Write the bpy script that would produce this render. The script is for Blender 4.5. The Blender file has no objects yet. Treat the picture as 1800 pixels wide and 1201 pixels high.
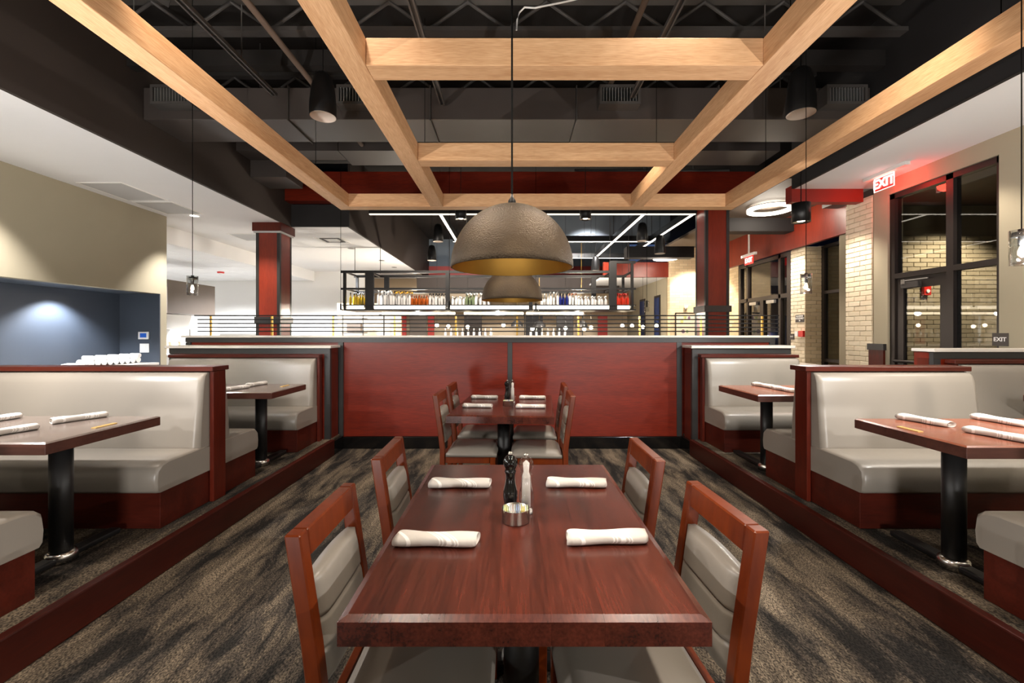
import bpy, bmesh, math, random
from mathutils import Vector, Matrix
random.seed(7)
PI = math.pi
R = math.radians
SC = bpy.context.scene
COL = SC.collection

# ------------------------------------------------------------------ camera
F = 780.0            # focal length in pixels of the 1800 x 1201 frame
EYE = 1.42           # eye height, horizon at y = 585
cam_d = bpy.data.cameras.new('camera')
cam_d.sensor_fit = 'HORIZONTAL'
cam_d.sensor_width = 36.0
cam_d.lens = F * 36.0 / 1800.0
cam_d.shift_y = -15.5 / 1800.0
cam_d.clip_start = 0.02
cam_d.clip_end = 200
cam = bpy.data.objects.new('camera', cam_d)
COL.objects.link(cam)
cam.location = (0, 0, EYE)
cam.rotation_euler = (R(90), 0, 0)
SC.camera = cam

# ------------------------------------------------------------------ world, exposure
w = bpy.data.worlds.new('night'); SC.world = w
w.use_nodes = True
w.node_tree.nodes['Background'].inputs[0].default_value = (0.10, 0.16, 0.34, 1)
w.node_tree.nodes['Background'].inputs[1].default_value = 0.25
SC.view_settings.view_transform = 'Standard'
SC.view_settings.look = 'None'
SC.view_settings.gamma = 1
SC.view_settings.use_curve_mapping = False
SC.view_settings.exposure = 0.95
SC.cycles.use_denoising = True
SC.cycles.max_bounces = 8
SC.cycles.diffuse_bounces = 5
SC.cycles.glossy_bounces = 4
SC.cycles.transparent_max_bounces = 12
SC.cycles.sample_clamp_indirect = 4.0
SC.cycles.caustics_reflective = False
SC.cycles.caustics_refractive = False

# ------------------------------------------------------------------ lamps of the place and added fill lights
WARM = (1.0, 0.88, 0.74)
NEUT = (1.0, 0.97, 0.94)
COOL = (0.93, 0.96, 1.0)
def point(name, loc, power, col=WARM, r=0.03):
    d = bpy.data.lights.new(name, 'POINT'); d.energy = power; d.color = col; d.shadow_soft_size = r
    o = bpy.data.objects.new(name, d); o.location = loc; COL.objects.link(o); return o
def spot(name, loc, target, power, angle=70, blend=0.5, col=WARM, r=0.04):
    d = bpy.data.lights.new(name, 'SPOT'); d.energy = power; d.color = col
    d.spot_size = R(angle); d.spot_blend = blend; d.shadow_soft_size = r
    o = bpy.data.objects.new(name, d); o.location = loc
    o.rotation_euler = (Vector(target) - Vector(loc)).to_track_quat('-Z', 'Y').to_euler()
    COL.objects.link(o); return o
# the photographer's two low flashes, one in each aisle: their shadows show on the booth backs and beam joints
for x in (-1.25, 1.30):
    spot('camera_flash', (x, -1.1, 0.50), (x * 2.6, 0.4, 2.2), 270 if x < 0 else 290, 165, 1.0, NEUT, 0.22)
# fill light added at the booths' unlit glass pendants for soffits and beams
for yy in (4.2, 2.42, 0.65, -1.1):
    point('booth_fill_light', (-3.075, yy + (0.07 if yy > 4 else 0), 1.83), 62, NEUT, 0.012)
    point('booth_fill_light', (2.715, yy - 0.08, 1.83), 58, NEUT, 0.012)
# track heads in the open ceiling
for (x, y, tx, ty, p) in ((-1.2, 0.3, -0.35, 1.5, 95), (1.3, 0.4, 0.4, 1.4, 115), (-1.1, 2.6, -0.2, 1.9, 80),
                          (1.2, 2.7, 0.3, 2.0, 90), (-1.2, 3.2, -0.1, 4.2, 90), (1.2, 3.2, 0.2, 4.2, 90),
                          (-2.0, 0.6, -2.9, 2.6, 95), (2.2, 0.6, 2.9, 2.6, 110),
                          (-2.0, 2.4, -2.9, 4.5, 80), (2.2, 2.4, 2.9, 4.5, 80)):
    spot('track_light', (x, y, 4.05), (tx, ty, 0.6), p * 1.7, 66, 0.8, WARM, 0.07)
for x in (-1.35, 0.0, 1.35):
    spot('track_light', (x, 4.72, 3.95), (x, 5.5, 1.05), 110, 74, 0.8, WARM, 0.05)
# recessed downlights of the left soffit (wall washers) and of the niche
for yy in (2.2, 5.05, 7.85):
    spot('soffit_downlight_or_fill', (-5.62, yy, 3.46), (-5.62, yy, 0), 280, 84, 0.75, NEUT, 0.05)
for yy in (4.5, 6.6):
    spot('niche_downlight', (-6.52, yy, 2.06), (-6.62, yy, 0.9), 130, 120, 0.6, COOL, 0.03)
spot('soffit_downlight_or_fill', (-4.75, 7.3, 3.46), (-4.65, 8.2, 1.2), 120, 80, 0.7, WARM, 0.05)  # fill added to brighten the left column front, no fixture there
# right soffit downlights
for (x, y, p) in ((4.75, 3.0, 70), (4.75, 5.0, 60), (4.72, 0.8, 60)):
    spot('soffit_downlight_or_fill', (x, y, 3.53), (x, y, 0), p, 100, 0.5, WARM, 0.05)
# entry: brick washers and ring lights
spot('entry_downlight', (4.72, 6.8, 3.36), (5.0, 6.8, 0), 110, 100, 0.8, WARM, 0.05)
spot('entry_downlight', (5.3, 9.0, 3.42), (5.55, 8.95, 0), 130, 90, 0.5, WARM, 0.05)
spot('entry_downlight', (5.3, 10.6, 3.42), (5.7, 10.6, 1), 110, 90, 0.5, WARM, 0.05)
spot('entry_downlight', (5.0, 11.6, 3.6), (5.1, 12.5, 1.2), 200, 90, 0.5, WARM, 0.05)
point('ring_glow', (4.85, 8.35, 3.62), 22, WARM, 0.3)
point('ring_glow', (3.9, 11.6, 3.05), 20, WARM, 0.3)
spot('vestibule_downlight', (7.4, 6.6, 3.3), (7.3, 7.6, 0.6), 190, 120, 0.5, WARM, 0.05)
# bar, kitchen
for x in (-2.6, -0.4, 1.8):
    point('bar_globe_light', (x, 12.2, 1.95), 90, WARM, 0.06)
for x in (-1.9, 0.1, 2.2):
    spot('bar_track_light', (x, 8.8, 3.9), (x, 10.6, 1.6), 260, 90, 0.6, WARM, 0.05)
    spot('bar_track_light', (x, 12.0, 4.2), (x, 16.0, 1.6), 220, 100, 0.6, NEUT, 0.05)
for (x, y) in ((-9.3, 9.6), (-9.0, 12.6), (-6.0, 12.4), (-4.6, 11.0)):
    spot('kitchen_downlight', (x, y, 3.1), (x, y, 0), 800, 150, 0.5, COOL, 0.15)

# ------------------------------------------------------------------ materials
def srgb(r, g, b):
    f = lambda v: ((v / 255 + 0.055) / 1.055) ** 2.4 if v > 10 else v / 255 / 12.92
    return (f(r), f(g), f(b), 1)
MATS = {}
def base(name):
    m = bpy.data.materials.new(name); m.use_nodes = True
    MATS[name] = m
    nt = m.node_tree
    return m, nt, nt.nodes['Principled BSDF']
def M(name, rgb, rough=0.5, metal=0.0, spec=0.5, coat=0.0, emit=0.0, bump=None, var=None):
    m, nt, b = base(name)
    c = srgb(*rgb)
    b.inputs['Base Color'].default_value = c
    b.inputs['Roughness'].default_value = rough
    b.inputs['Metallic'].default_value = metal
    b.inputs['Specular IOR Level'].default_value = spec
    b.inputs['Coat Weight'].default_value = coat
    if emit:
        b.inputs['Emission Color'].default_value = c
        b.inputs['Emission Strength'].default_value = emit
    if bump or var:
        tc = nt.nodes.new('ShaderNodeTexCoord')
    if var:
        n = nt.nodes.new('ShaderNodeTexNoise'); n.inputs['Scale'].default_value = var[0]; n.inputs['Detail'].default_value = 4
        nt.links.new(tc.outputs['Object'], n.inputs['Vector'])
        r = nt.nodes.new('ShaderNodeValToRGB')
        k = var[1]
        r.color_ramp.elements[0].position = 0.3; r.color_ramp.elements[1].position = 0.7
        r.color_ramp.elements[0].color = tuple(v * (1 - k) for v in c[:3]) + (1,)
        r.color_ramp.elements[1].color = tuple(min(1, v * (1 + k)) for v in c[:3]) + (1,)
        nt.links.new(n.outputs['Fac'], r.inputs['Fac']); nt.links.new(r.outputs['Color'], b.inputs['Base Color'])
    if bump:
        n2 = nt.nodes.new('ShaderNodeTexNoise'); n2.inputs['Scale'].default_value = bump[0]; n2.inputs['Detail'].default_value = 3
        nt.links.new(tc.outputs['Object'], n2.inputs['Vector'])
        bp = nt.nodes.new('ShaderNodeBump'); bp.inputs['Strength'].default_value = bump[1]; bp.inputs['Distance'].default_value = 0.01
        nt.links.new(n2.outputs['Fac'], bp.inputs['Height']); nt.links.new(bp.outputs['Normal'], b.inputs['Normal'])
    return m
def wood(name, dark, light, axis='Y', scale=6.0, stretch=14.0, rough=0.35, coat=0.0, rnd=0.0, fine=0.35, spec=0.5, lo=0.34, hi=0.68):
    """grain runs along axis"""
    m, nt, b = base(name)
    N = nt.nodes.new; L = nt.links.new
    tc = N('ShaderNodeTexCoord'); mp = N('ShaderNodeMapping')
    s = [stretch, stretch, stretch]; s['XYZ'.index(axis)] = 1.0
    mp.inputs['Scale'].default_value = s
    L(tc.outputs['Object'], mp.inputs['Vector'])
    n1 = N('ShaderNodeTexNoise'); n1.inputs['Scale'].default_value = scale / 5; n1.inputs['Detail'].default_value = 6; n1.inputs['Distortion'].default_value = 0.6
    n2 = N('ShaderNodeTexNoise'); n2.inputs['Scale'].default_value = scale * 2.2; n2.inputs['Detail'].default_value = 3
    L(mp.outputs['Vector'], n1.inputs['Vector']); L(mp.outputs['Vector'], n2.inputs['Vector'])
    mx = N('ShaderNodeMix'); mx.data_type = 'FLOAT'; mx.inputs[0].default_value = fine
    L(n1.outputs['Fac'], mx.inputs[2]); L(n2.outputs['Fac'], mx.inputs[3])
    src = mx.outputs[0]
    if rnd:
        oi = N('ShaderNodeObjectInfo'); ma = N('ShaderNodeMath'); ma.operation = 'MULTIPLY_ADD'
        vm = N('ShaderNodeVectorMath'); vm.operation = 'SCALE'; vm.inputs[0].default_value = (37.0, 23.0, 11.0)
        L(oi.outputs['Random'], vm.inputs['Scale']); L(vm.outputs[0], mp.inputs['Location'])
        n1.inputs['Distortion'].default_value = 0.15; n1.inputs['Detail'].default_value = 4
        ma.inputs[1].default_value = rnd; ma.inputs[2].default_value = -rnd / 2
        L(oi.outputs['Random'], ma.inputs[0])
        ad = N('ShaderNodeMath'); ad.operation = 'ADD'
        L(src, ad.inputs[0]); L(ma.outputs[0], ad.inputs[1]); src = ad.outputs[0]
    r = N('ShaderNodeValToRGB')
    r.color_ramp.elements[0].position = lo; r.color_ramp.elements[1].position = hi
    r.color_ramp.elements[0].color = srgb(*dark); r.color_ramp.elements[1].color = srgb(*light)
    L(src, r.inputs['Fac']); L(r.outputs['Color'], b.inputs['Base Color'])
    b.inputs['Roughness'].default_value = rough
    b.inputs['Specular IOR Level'].default_value = spec
    b.inputs['Coat Weight'].default_value = coat
    b.inputs['Coat Roughness'].default_value = 0.18
    return m
def glass(name, tint=(255, 255, 255), refl=1.0, rough=0.02):
    m = bpy.data.materials.new(name); m.use_nodes = True; MATS[name] = m
    nt = m.node_tree; nt.nodes.clear()
    N = nt.nodes.new; L = nt.links.new
    out = N('ShaderNodeOutputMaterial'); mix = N('ShaderNodeMixShader')
    t = N('ShaderNodeBsdfTransparent'); t.inputs['Color'].default_value = srgb(*tint)
    g = N('ShaderNodeBsdfGlossy'); g.inputs['Roughness'].default_value = rough
    fr = N('ShaderNodeLayerWeight'); fr.inputs['Blend'].default_value = 0.5
    pw = N('ShaderNodeMath'); pw.operation = 'POWER'; pw.inputs[1].default_value = 3.5
    L(fr.outputs['Facing'], pw.inputs[0])
    mu = N('ShaderNodeMath'); mu.operation = 'MULTIPLY_ADD'; mu.inputs[1].default_value = 0.55 * refl; mu.inputs[2].default_value = 0.035 * refl; mu.use_clamp = True
    L(pw.outputs[0], mu.inputs[0]); L(mu.outputs[0], mix.inputs[0])
    L(t.outputs[0], mix.inputs[1]); L(g.outputs[0], mix.inputs[2]); L(mix.outputs[0], out.inputs['Surface'])
    return m
def carpet():
    m, nt, b = base('carpet')
    N = nt.nodes.new; L = nt.links.new
    tc = N('ShaderNodeTexCoord'); mp = N('ShaderNodeMapping'); mp.inputs['Scale'].default_value = (4.6, 0.95, 1)
    L(tc.outputs['Object'], mp.inputs['Vector'])
    n1 = N('ShaderNodeTexNoise'); n1.inputs['Scale'].default_value = 1.35; n1.inputs['Detail'].default_value = 10; n1.inputs['Roughness'].default_value = 0.68; n1.inputs['Distortion'].default_value = 0.35
    L(mp.outputs['Vector'], n1.inputs['Vector'])
    r = N('ShaderNodeValToRGB'); e = r.color_ramp.elements
    e[0].position = 0.36; e[0].color = srgb(30, 28, 27)
    e[1].position = 0.70; e[1].color = srgb(122, 110, 95)
    for p_, c_ in ((0.43, (38, 35, 33)), (0.455, (62, 56, 51)), (0.50, (70, 63, 56)), (0.52, (90, 81, 70)), (0.585, (96, 86, 75)), (0.60, (112, 101, 88))):
        x = e.new(p_); x.color = srgb(*c_)
    L(n1.outputs['Fac'], r.inputs['Fac'])
    mp2 = N('ShaderNodeMapping'); mp2.inputs['Scale'].default_value = (150, 85, 1); mp2.inputs['Rotation'].default_value = (0, 0, 0.5)
    L(tc.outputs['Object'], mp2.inputs['Vector'])
    n2 = N('ShaderNodeTexNoise'); n2.inputs['Scale'].default_value = 1.0; n2.inputs['Detail'].default_value = 2
    L(mp2.outputs['Vector'], n2.inputs['Vector'])
    r2 = N('ShaderNodeValToRGB'); r2.color_ramp.elements[0].position = 0.38; r2.color_ramp.elements[1].position = 0.66
    r2.color_ramp.elements[0].color = (0.12, 0.12, 0.12, 1); r2.color_ramp.elements[1].color = (1.3, 1.27, 1.2, 1)
    L(n2.outputs['Fac'], r2.inputs['Fac'])
    mx = N('ShaderNodeMix'); mx.data_type = 'RGBA'; mx.blend_type = 'MULTIPLY'; mx.inputs[0].default_value = 0.9
    L(r.outputs['Color'], mx.inputs[6]); L(r2.outputs['Color'], mx.inputs[7])
    L(mx.outputs[2], b.inputs['Base Color'])
    b.inputs['Roughness'].default_value = 0.95; b.inputs['Specular IOR Level'].default_value = 0.15
    bp = N('ShaderNodeBump'); bp.inputs['Strength'].default_value = 0.6; bp.inputs['Distance'].default_value = 0.004
    L(n2.outputs['Fac'], bp.inputs['Height']); L(bp.outputs['Normal'], b.inputs['Normal'])
    return m
def napkin_mat():
    m, nt, b = base('napkin')
    N = nt.nodes.new; L = nt.links.new
    tc = N('ShaderNodeTexCoord'); sx = N('ShaderNodeSeparateXYZ'); L(tc.outputs['Object'], sx.inputs[0])
    # diagonal stripe coordinate: x + 0.9 y, wraps round the roll
    ma = N('ShaderNodeMath'); ma.operation = 'MULTIPLY_ADD'; ma.inputs[1].default_value = 1.0
    L(sx.outputs['Y'], ma.inputs[0]); L(sx.outputs['X'], ma.inputs[2])
    r = N('ShaderNodeValToRGB'); r.color_ramp.interpolation = 'LINEAR'
    mr = N('ShaderNodeMapRange'); mr.inputs['From Min'].default_value = -0.13; mr.inputs['From Max'].default_value = 0.13
    L(ma.outputs[0], mr.inputs['Value']); L(mr.outputs[0], r.inputs['Fac'])
    e = r.color_ramp.elements
    off = srgb(204, 198, 191); wh = srgb(246, 243, 238)
    e[0].position = 0.0; e[0].color = off; e[1].position = 1.0; e[1].color = off
    for p, c in ((0.03, off), (0.035, wh), (0.08, wh), (0.085, off), (0.42, off), (0.425, wh), (0.435, wh), (0.44, off), (0.455, off), (0.46, wh), (0.47, wh),
                 (0.475, off), (0.50, off), (0.505, wh), (0.555, wh), (0.56, off), (0.585, off), (0.59, wh), (0.60, wh), (0.605, off),
                 (0.62, off), (0.625, wh), (0.635, wh), (0.64, off)):
        x = e.new(p); x.color = c
    L(r.outputs['Color'], b.inputs['Base Color']); b.inputs['Roughness'].default_value = 0.9
    b.inputs['Specular IOR Level'].default_value = 0.2
    n = N('ShaderNodeTexNoise'); n.inputs['Scale'].default_value = 60; L(tc.outputs['Object'], n.inputs['Vector'])
    bp = N('ShaderNodeBump'); bp.inputs['Strength'].default_value = 0.25; bp.inputs['Distance'].default_value = 0.004
    L(n.outputs['Fac'], bp.inputs['Height']); L(bp.outputs['Normal'], b.inputs['Normal'])
    return m
def brick_mat(name, c1, c2, rnd=True):
    m, nt, b = base(name)
    N = nt.nodes.new; L = nt.links.new
    oi = N('ShaderNodeObjectInfo'); tc = N('ShaderNodeTexCoord')
    n = N('ShaderNodeTexNoise'); n.inputs['Scale'].default_value = 14; n.inputs['Detail'].default_value = 5
    L(tc.outputs['Object'], n.inputs['Vector'])
    ad = N('ShaderNodeMath'); ad.operation = 'MULTIPLY_ADD'; ad.inputs[1].default_value = 0.55
    L(oi.outputs['Random'], ad.inputs[0])
    m2 = N('ShaderNodeMath'); m2.operation = 'MULTIPLY'; m2.inputs[1].default_value = 0.45
    L(n.outputs['Fac'], m2.inputs[0]); L(m2.outputs[0], ad.inputs[2])
    r = N('ShaderNodeValToRGB'); r.color_ramp.elements[0].color = srgb(*c1); r.color_ramp.elements[1].color = srgb(*c2)
    L(ad.outputs[0], r.inputs['Fac']); L(r.outputs['Color'], b.inputs['Base Color'])
    b.inputs['Roughness'].default_value = 0.85; b.inputs['Specular IOR Level'].default_value = 0.2
    bp = N('ShaderNodeBump'); bp.inputs['Strength'].default_value = 0.35; bp.inputs['Distance'].default_value = 0.006
    L(n.outputs['Fac'], bp.inputs['Height']); L(bp.outputs['Normal'], b.inputs['Normal'])
    return m
def brick_tex(name, c1, c2, mortar, swap):
    m, nt, b = base(name)
    N = nt.nodes.new; L = nt.links.new
    tc = N('ShaderNodeTexCoord'); sx = N('ShaderNodeSeparateXYZ'); cx = N('ShaderNodeCombineXYZ')
    L(tc.outputs['Object'], sx.inputs[0])
    L(sx.outputs['Y' if swap else 'X'], cx.inputs[0]); L(sx.outputs['Z'], cx.inputs[1])
    t = N('ShaderNodeTexBrick'); t.inputs['Scale'].default_value = 1.0
    t.inputs['Brick Width'].default_value = 0.23; t.inputs['Row Height'].default_value = 0.075; t.inputs['Mortar Size'].default_value = 0.005
    t.inputs['Color1'].default_value = srgb(*c1); t.inputs['Color2'].default_value = srgb(*c2); t.inputs['Mortar'].default_value = srgb(*mortar)
    L(cx.outputs[0], t.inputs['Vector']); L(t.outputs['Color'], b.inputs['Base Color'])
    bp = N('ShaderNodeBump'); bp.inputs['Strength'].default_value = 0.5; bp.inputs['Distance'].default_value = 0.006; bp.invert = True
    L(t.outputs['Fac'], bp.inputs['Height']); L(bp.outputs['Normal'], b.inputs['Normal'])
    b.inputs['Roughness'].default_value = 0.85
    return m

carpet(); napkin_mat()
M('soffit_white', (240, 240, 240), 0.9, spec=0.2, var=(0.8, 0.02))
M('greige', (158, 149, 128), 0.85, spec=0.2, var=(1.2, 0.03))
M('navy', (62, 70, 82), 0.55, var=(1.5, 0.05))
M('fascia_brown', (54, 46, 41), 0.7, spec=0.3, var=(0.7, 0.12))
M('fascia_black', (38, 36, 36), 0.7, spec=0.3, var=(0.7, 0.1))
M('deck_black', (34, 31, 29), 0.85, spec=0.2, var=(1.5, 0.3))
M('duct_dark', (66, 59, 55), 0.5, 0.2, var=(1.0, 0.12))
M('steel_dark', (70, 66, 63), 0.6, 0.2, var=(2.0, 0.2))
M('pipe_brown', (92, 76, 64), 0.6)
M('black_metal', (26, 25, 25), 0.42, 0.3)
M('black_trim', (44, 43, 43), 0.4, spec=0.45, var=(3.0, 0.1))
M('black_matte', (12, 12, 12), 0.95, spec=0.05)
M('black_gloss', (14, 13, 13), 0.12)
M('bronze_frame', (44, 37, 33), 0.45, 0.3)
wood('cherry_panel_z', (86, 20, 7), (116, 33, 13), 'X', 4.0, 9, 0.36, 0.0, fine=0.5, spec=0.35)
wood('cherry_dark', (42, 11, 6), (62, 18, 9), 'Y', 4.0, 9, 0.42, 0.0, fine=0.4, spec=0.3)
wood('cherry_x', (54, 16, 9), (78, 26, 15), 'X', 4.0, 9, 0.36, 0.0, fine=0.4, spec=0.3)
wood('cherry_z', (64, 17, 8), (90, 28, 13), 'Z', 4.0, 9, 0.36, 0.0, fine=0.4, spec=0.3)
wood('column_red', (112, 34, 18), (138, 46, 26), 'Z', 3.0, 7, 0.35, 0.2, fine=0.4)
wood('chair_wood', (80, 28, 6), (118, 49, 11), 'Z', 5.0, 4, 0.32, 0.0, fine=0.3, spec=0.3)
wood('table_wood', (40, 14, 10), (94, 42, 30), 'Y', 4.0, 16, 0.27, 0.25, rnd=0.14, fine=0.4, lo=0.34, hi=0.68)
wood('table_end', (72, 30, 26), (112, 54, 44), 'Z', 5.0, 4, 0.3, 0.3, rnd=0.2, fine=0.3)
wood('booth_top_sheen', (106, 94, 87), (126, 112, 104), 'X', 4.0, 7, 0.22, 0.25, fine=0.4)  # grey holds the soffit's pale sheen, painted into the left tops
wood('booth_top_right', (112, 60, 40), (142, 82, 58), 'X', 4.0, 7, 0.26, 0.2, fine=0.4)
wood('booth_edge', (58, 32, 26), (84, 50, 40), 'X', 4.0, 7, 0.35, 0.1, fine=0.4)
wood('oak_y', (190, 140, 96), (226, 182, 138), 'Y', 5.0, 16, 0.55, 0, fine=0.55, spec=0.3)
wood('oak_x', (190, 140, 96), (226, 182, 138), 'X', 5.0, 16, 0.55, 0, fine=0.55, spec=0.3)
M('vinyl', (132, 125, 116), 0.34, spec=0.5, bump=(420, 0.06), var=(2.0, 0.03))
M('vinyl_seam', (150, 140, 126), 0.5)
M('dome_bronze', (70, 57, 41), 0.48, 0.6, bump=(150, 0.5), var=(6, 0.25))
M('dome_gold', (190, 146, 66), 0.55, 0.8, bump=(6, 0.06), var=(3, 0.15))
M('brass', (206, 164, 82), 0.3, 0.9)
M('gold_flat', (226, 190, 120), 0.45, 0.2)
M('steel', (206, 204, 200), 0.22, 1.0)
M('steel_brush', (180, 178, 174), 0.38, 0.8)
M('white_paint', (236, 234, 230), 0.6)
M('white_gloss', (240, 240, 238), 0.25)
M('ledge', (196, 190, 182), 0.35)
M('salt', (248, 246, 242), 0.7)
M('speaker_grille', (206, 190, 176), 0.8)
M('panel_grey', (188, 188, 187), 0.8)
M('led', (255, 246, 228), 0.5, emit=7.0)
M('led_soft', (255, 240, 215), 0.5, emit=4.0)
M('led_bar', (255, 244, 228), 0.5, emit=2.2)
M('filament', (255, 236, 206), 0.5, emit=1.0)  # faint bulb glow added along with the booth fill
M('bulb', (255, 232, 196), 0.5, emit=18.0)
M('lamp_disc', (255, 250, 240), 0.5, emit=6.0)
M('exit_red', (235, 40, 32), 0.4, emit=0.7)
M('exit_white', (255, 225, 215), 0.4, emit=1.6)
M('sign_brown', (52, 44, 40), 0.5)
M('fire_red', (200, 34, 24), 0.4)
M('screen', (20, 60, 130), 0.3, emit=0.6)
M('taupe', (94, 82, 72), 0.6, var=(1, 0.06))
M('kitchen_white', (232, 231, 228), 0.7)
M('tan_wall', (196, 176, 148), 0.8)
M('slate', (96, 104, 112), 0.8, var=(0.6, 0.1))
M('red_wall', (150, 34, 22), 0.5, var=(1, 0.1))
M('cream_light', (244, 226, 196), 0.7)
M('exterior_blue', (24, 44, 92), 0.7, var=(0.5, 0.4))
M('lamp_blue', (120, 170, 255), 0.5, emit=8.0)
M('green_reflection', (30, 190, 110), 0.5, emit=1.2)
M('mortar', (206, 192, 166), 0.9)
M('mortar_dark', (134, 124, 104), 0.9)
brick_mat('brick_cream', (212, 196, 168), (234, 222, 198))
brick_mat('brick_cream_shaded', (184, 160, 124), (214, 194, 160))  # cream brick darkened for the shaded entry face
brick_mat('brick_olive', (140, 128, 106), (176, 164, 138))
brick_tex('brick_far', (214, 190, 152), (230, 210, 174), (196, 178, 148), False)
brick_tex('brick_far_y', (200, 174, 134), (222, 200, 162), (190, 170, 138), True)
glass('window_glass', (226, 226, 220), 1.3, 0.01)
glass('clear_glass', (244, 246, 246), 2.0, 0.03)
glass('acrylic', (240, 238, 236), 2.8, 0.04)
for nm, c in (('bottle_clear', (236, 234, 232)), ('bottle_amber', (176, 84, 24)), ('bottle_yellow', (180, 150, 30)), ('bottle_green', (110, 124, 92)),
              ('bottle_blue', (24, 34, 110)), ('bottle_red', (210, 50, 28))):
    m = M(nm, c, 0.15, spec=0.6)
    m.node_tree.nodes['Principled BSDF'].inputs['Transmission Weight'].default_value = 0.35
M('cap_yellow', (206, 156, 30), 0.4); M('cap_white', (240, 240, 236), 0.4); M('cap_dark', (30, 28, 28), 0.4); M('cap_copper', (170, 100, 70), 0.4); M('cap_red', (200, 30, 26), 0.4)
for nm, c in (('packet_yellow', (236, 220, 150)), ('packet_white', (240, 238, 230)), ('packet_blue', (150, 168, 200)), ('packet_green', (206, 214, 170)), ('packet_pink', (232, 200, 190))):
    M(nm, c, 0.7)
for nm, c in (('art_yellow', (226, 206, 130)), ('art_violet', (120, 96, 120)), ('art_green', (150, 176, 130)), ('art_cream', (236, 220, 196))):
    M(nm, c, 0.8)

# ------------------------------------------------------------------ mesh helpers
def NB(): return bmesh.new()
def box(bm, x0, x1, y0, y1, z0, z1):
    if x0 > x1: x0, x1 = x1, x0
    if y0 > y1: y0, y1 = y1, y0
    if z0 > z1: z0, z1 = z1, z0
    v = [bm.verts.new(p) for p in ((x0, y0, z0), (x1, y0, z0), (x1, y1, z0), (x0, y1, z0), (x0, y0, z1), (x1, y0, z1), (x1, y1, z1), (x0, y1, z1))]
    for f in ((0, 3, 2, 1), (4, 5, 6, 7), (0, 1, 5, 4), (1, 2, 6, 5), (2, 3, 7, 6), (3, 0, 4, 7)):
        bm.faces.new([v[i] for i in f])
    return bm
def BX(*a): return box(NB(), *a)
def lathe(bm, prof, seg=24, cx=0, cy=0, cap=True, mat_at=None):
    rings = []
    for r, z in prof:
        rings.append([bm.verts.new((cx + r * math.cos(2 * PI * i / seg), cy + r * math.sin(2 * PI * i / seg), z)) for i in range(seg)])
    for k in range(len(prof) - 1):
        for i in range(seg):
            j = (i + 1) % seg
            f = bm.faces.new((rings[k][i], rings[k][j], rings[k + 1][j], rings[k + 1][i])); f.smooth = True
            if mat_at: f.material_index = mat_at(k)
    if cap:
        f = bm.faces.new(list(reversed(rings[0])))
        f = bm.faces.new(rings[-1])
        if mat_at: f.material_index = mat_at(len(prof) - 2)
    return bm
def cyl(bm, cx, cy, z0, z1, r, seg=20, r1=None):
    return lathe(bm, ((r, z0), (r if r1 is None else r1, z1)), seg, cx, cy)
def tube(bm, pts, r, seg=8):
    pts = [Vector(p) for p in pts]
    rings = []
    for i, p in enumerate(pts):
        if i == 0: t = pts[1] - p
        elif i == len(pts) - 1: t = p - pts[i - 1]
        else: t = pts[i + 1] - pts[i - 1]
        t.normalize()
        a = Vector((0, 0, 1)) if abs(t.z) < 0.9 else Vector((1, 0, 0))
        u = t.cross(a).normalized(); v = t.cross(u).normalized()
        rings.append([bm.verts.new(p + r * (math.cos(2 * PI * k / seg) * u + math.sin(2 * PI * k / seg) * v)) for k in range(seg)])
    for k in range(len(rings) - 1):
        for i in range(seg):
            j = (i + 1) % seg
            f = bm.faces.new((rings[k][i], rings[k][j], rings[k + 1][j], rings[k + 1][i])); f.smooth = True
    bm.faces.new(rings[0]); bm.faces.new(list(reversed(rings[-1])))
    return bm
def prism(bm, poly, axis, a0, a1):
    """poly in the two remaining axes (order: X->(y,z), Y->(x,z), Z->(x,y))"""
    def mk(p, a):
        return (a, p[0], p[1]) if axis == 'X' else (p[0], a, p[1]) if axis == 'Y' else (p[0], p[1], a)
    lo = [bm.verts.new(mk(p, a0)) for p in poly]; hi = [bm.verts.new(mk(p, a1)) for p in poly]
    n = len(poly)
    for i in range(n):
        j = (i + 1) % n
        bm.faces.new((lo[i], lo[j], hi[j], hi[i]))
    bm.faces.new(list(reversed(lo))); bm.faces.new(hi)
    bmesh.ops.recalc_face_normals(bm, faces=bm.faces)
    return bm
def bev(bm, w, seg=2):
    bmesh.ops.recalc_face_normals(bm, faces=bm.faces)
    bmesh.ops.bevel(bm, geom=list(bm.edges), offset=w, segments=seg, affect='EDGES', profile=0.6, clamp_overlap=True)
    return bm
def origin_of(o):
    while o.parent: o = o.parent
    return o.location
def mk(name, bm, mat, parent=None, smooth=False, loc=None):
    """one mesh object; bm in world (building) space"""
    me = bpy.data.meshes.new(name)
    off = Vector((0, 0, 0))
    if parent is not None: off = Vector(origin_of(parent))
    elif loc is not None: off = Vector(loc)
    if off.length: bmesh.ops.translate(bm, verts=bm.verts, vec=-off)
    bm.normal_update()
    bm.to_mesh(me); bm.free()
    for mm in (mat if isinstance(mat, (list, tuple)) else [mat]): me.materials.append(MATS[mm])
    if smooth:
        for p in me.polygons: p.use_smooth = True
    o = bpy.data.objects.new(name, me); COL.objects.link(o)
    if parent is not None: o.parent = parent
    elif loc is not None: o.location = off
    return o
def tag(o, label, cat, group=None):
    o['label'] = label; o['category'] = cat
    if group: o['group'] = group
    return o
def thing(name, label, cat, loc=(0, 0, 0), group=None):
    o = bpy.data.objects.new(name, None); COL.objects.link(o); o.location = loc
    o.empty_display_size = 0.05
    return tag(o, label, cat, group)
def struct(name, bm, mat, smooth=False, label=None, loc=None):
    o = mk(name, bm, mat, None, smooth, loc); o['kind'] = 'structure'
    if label: o['label'] = label
    return o
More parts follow.
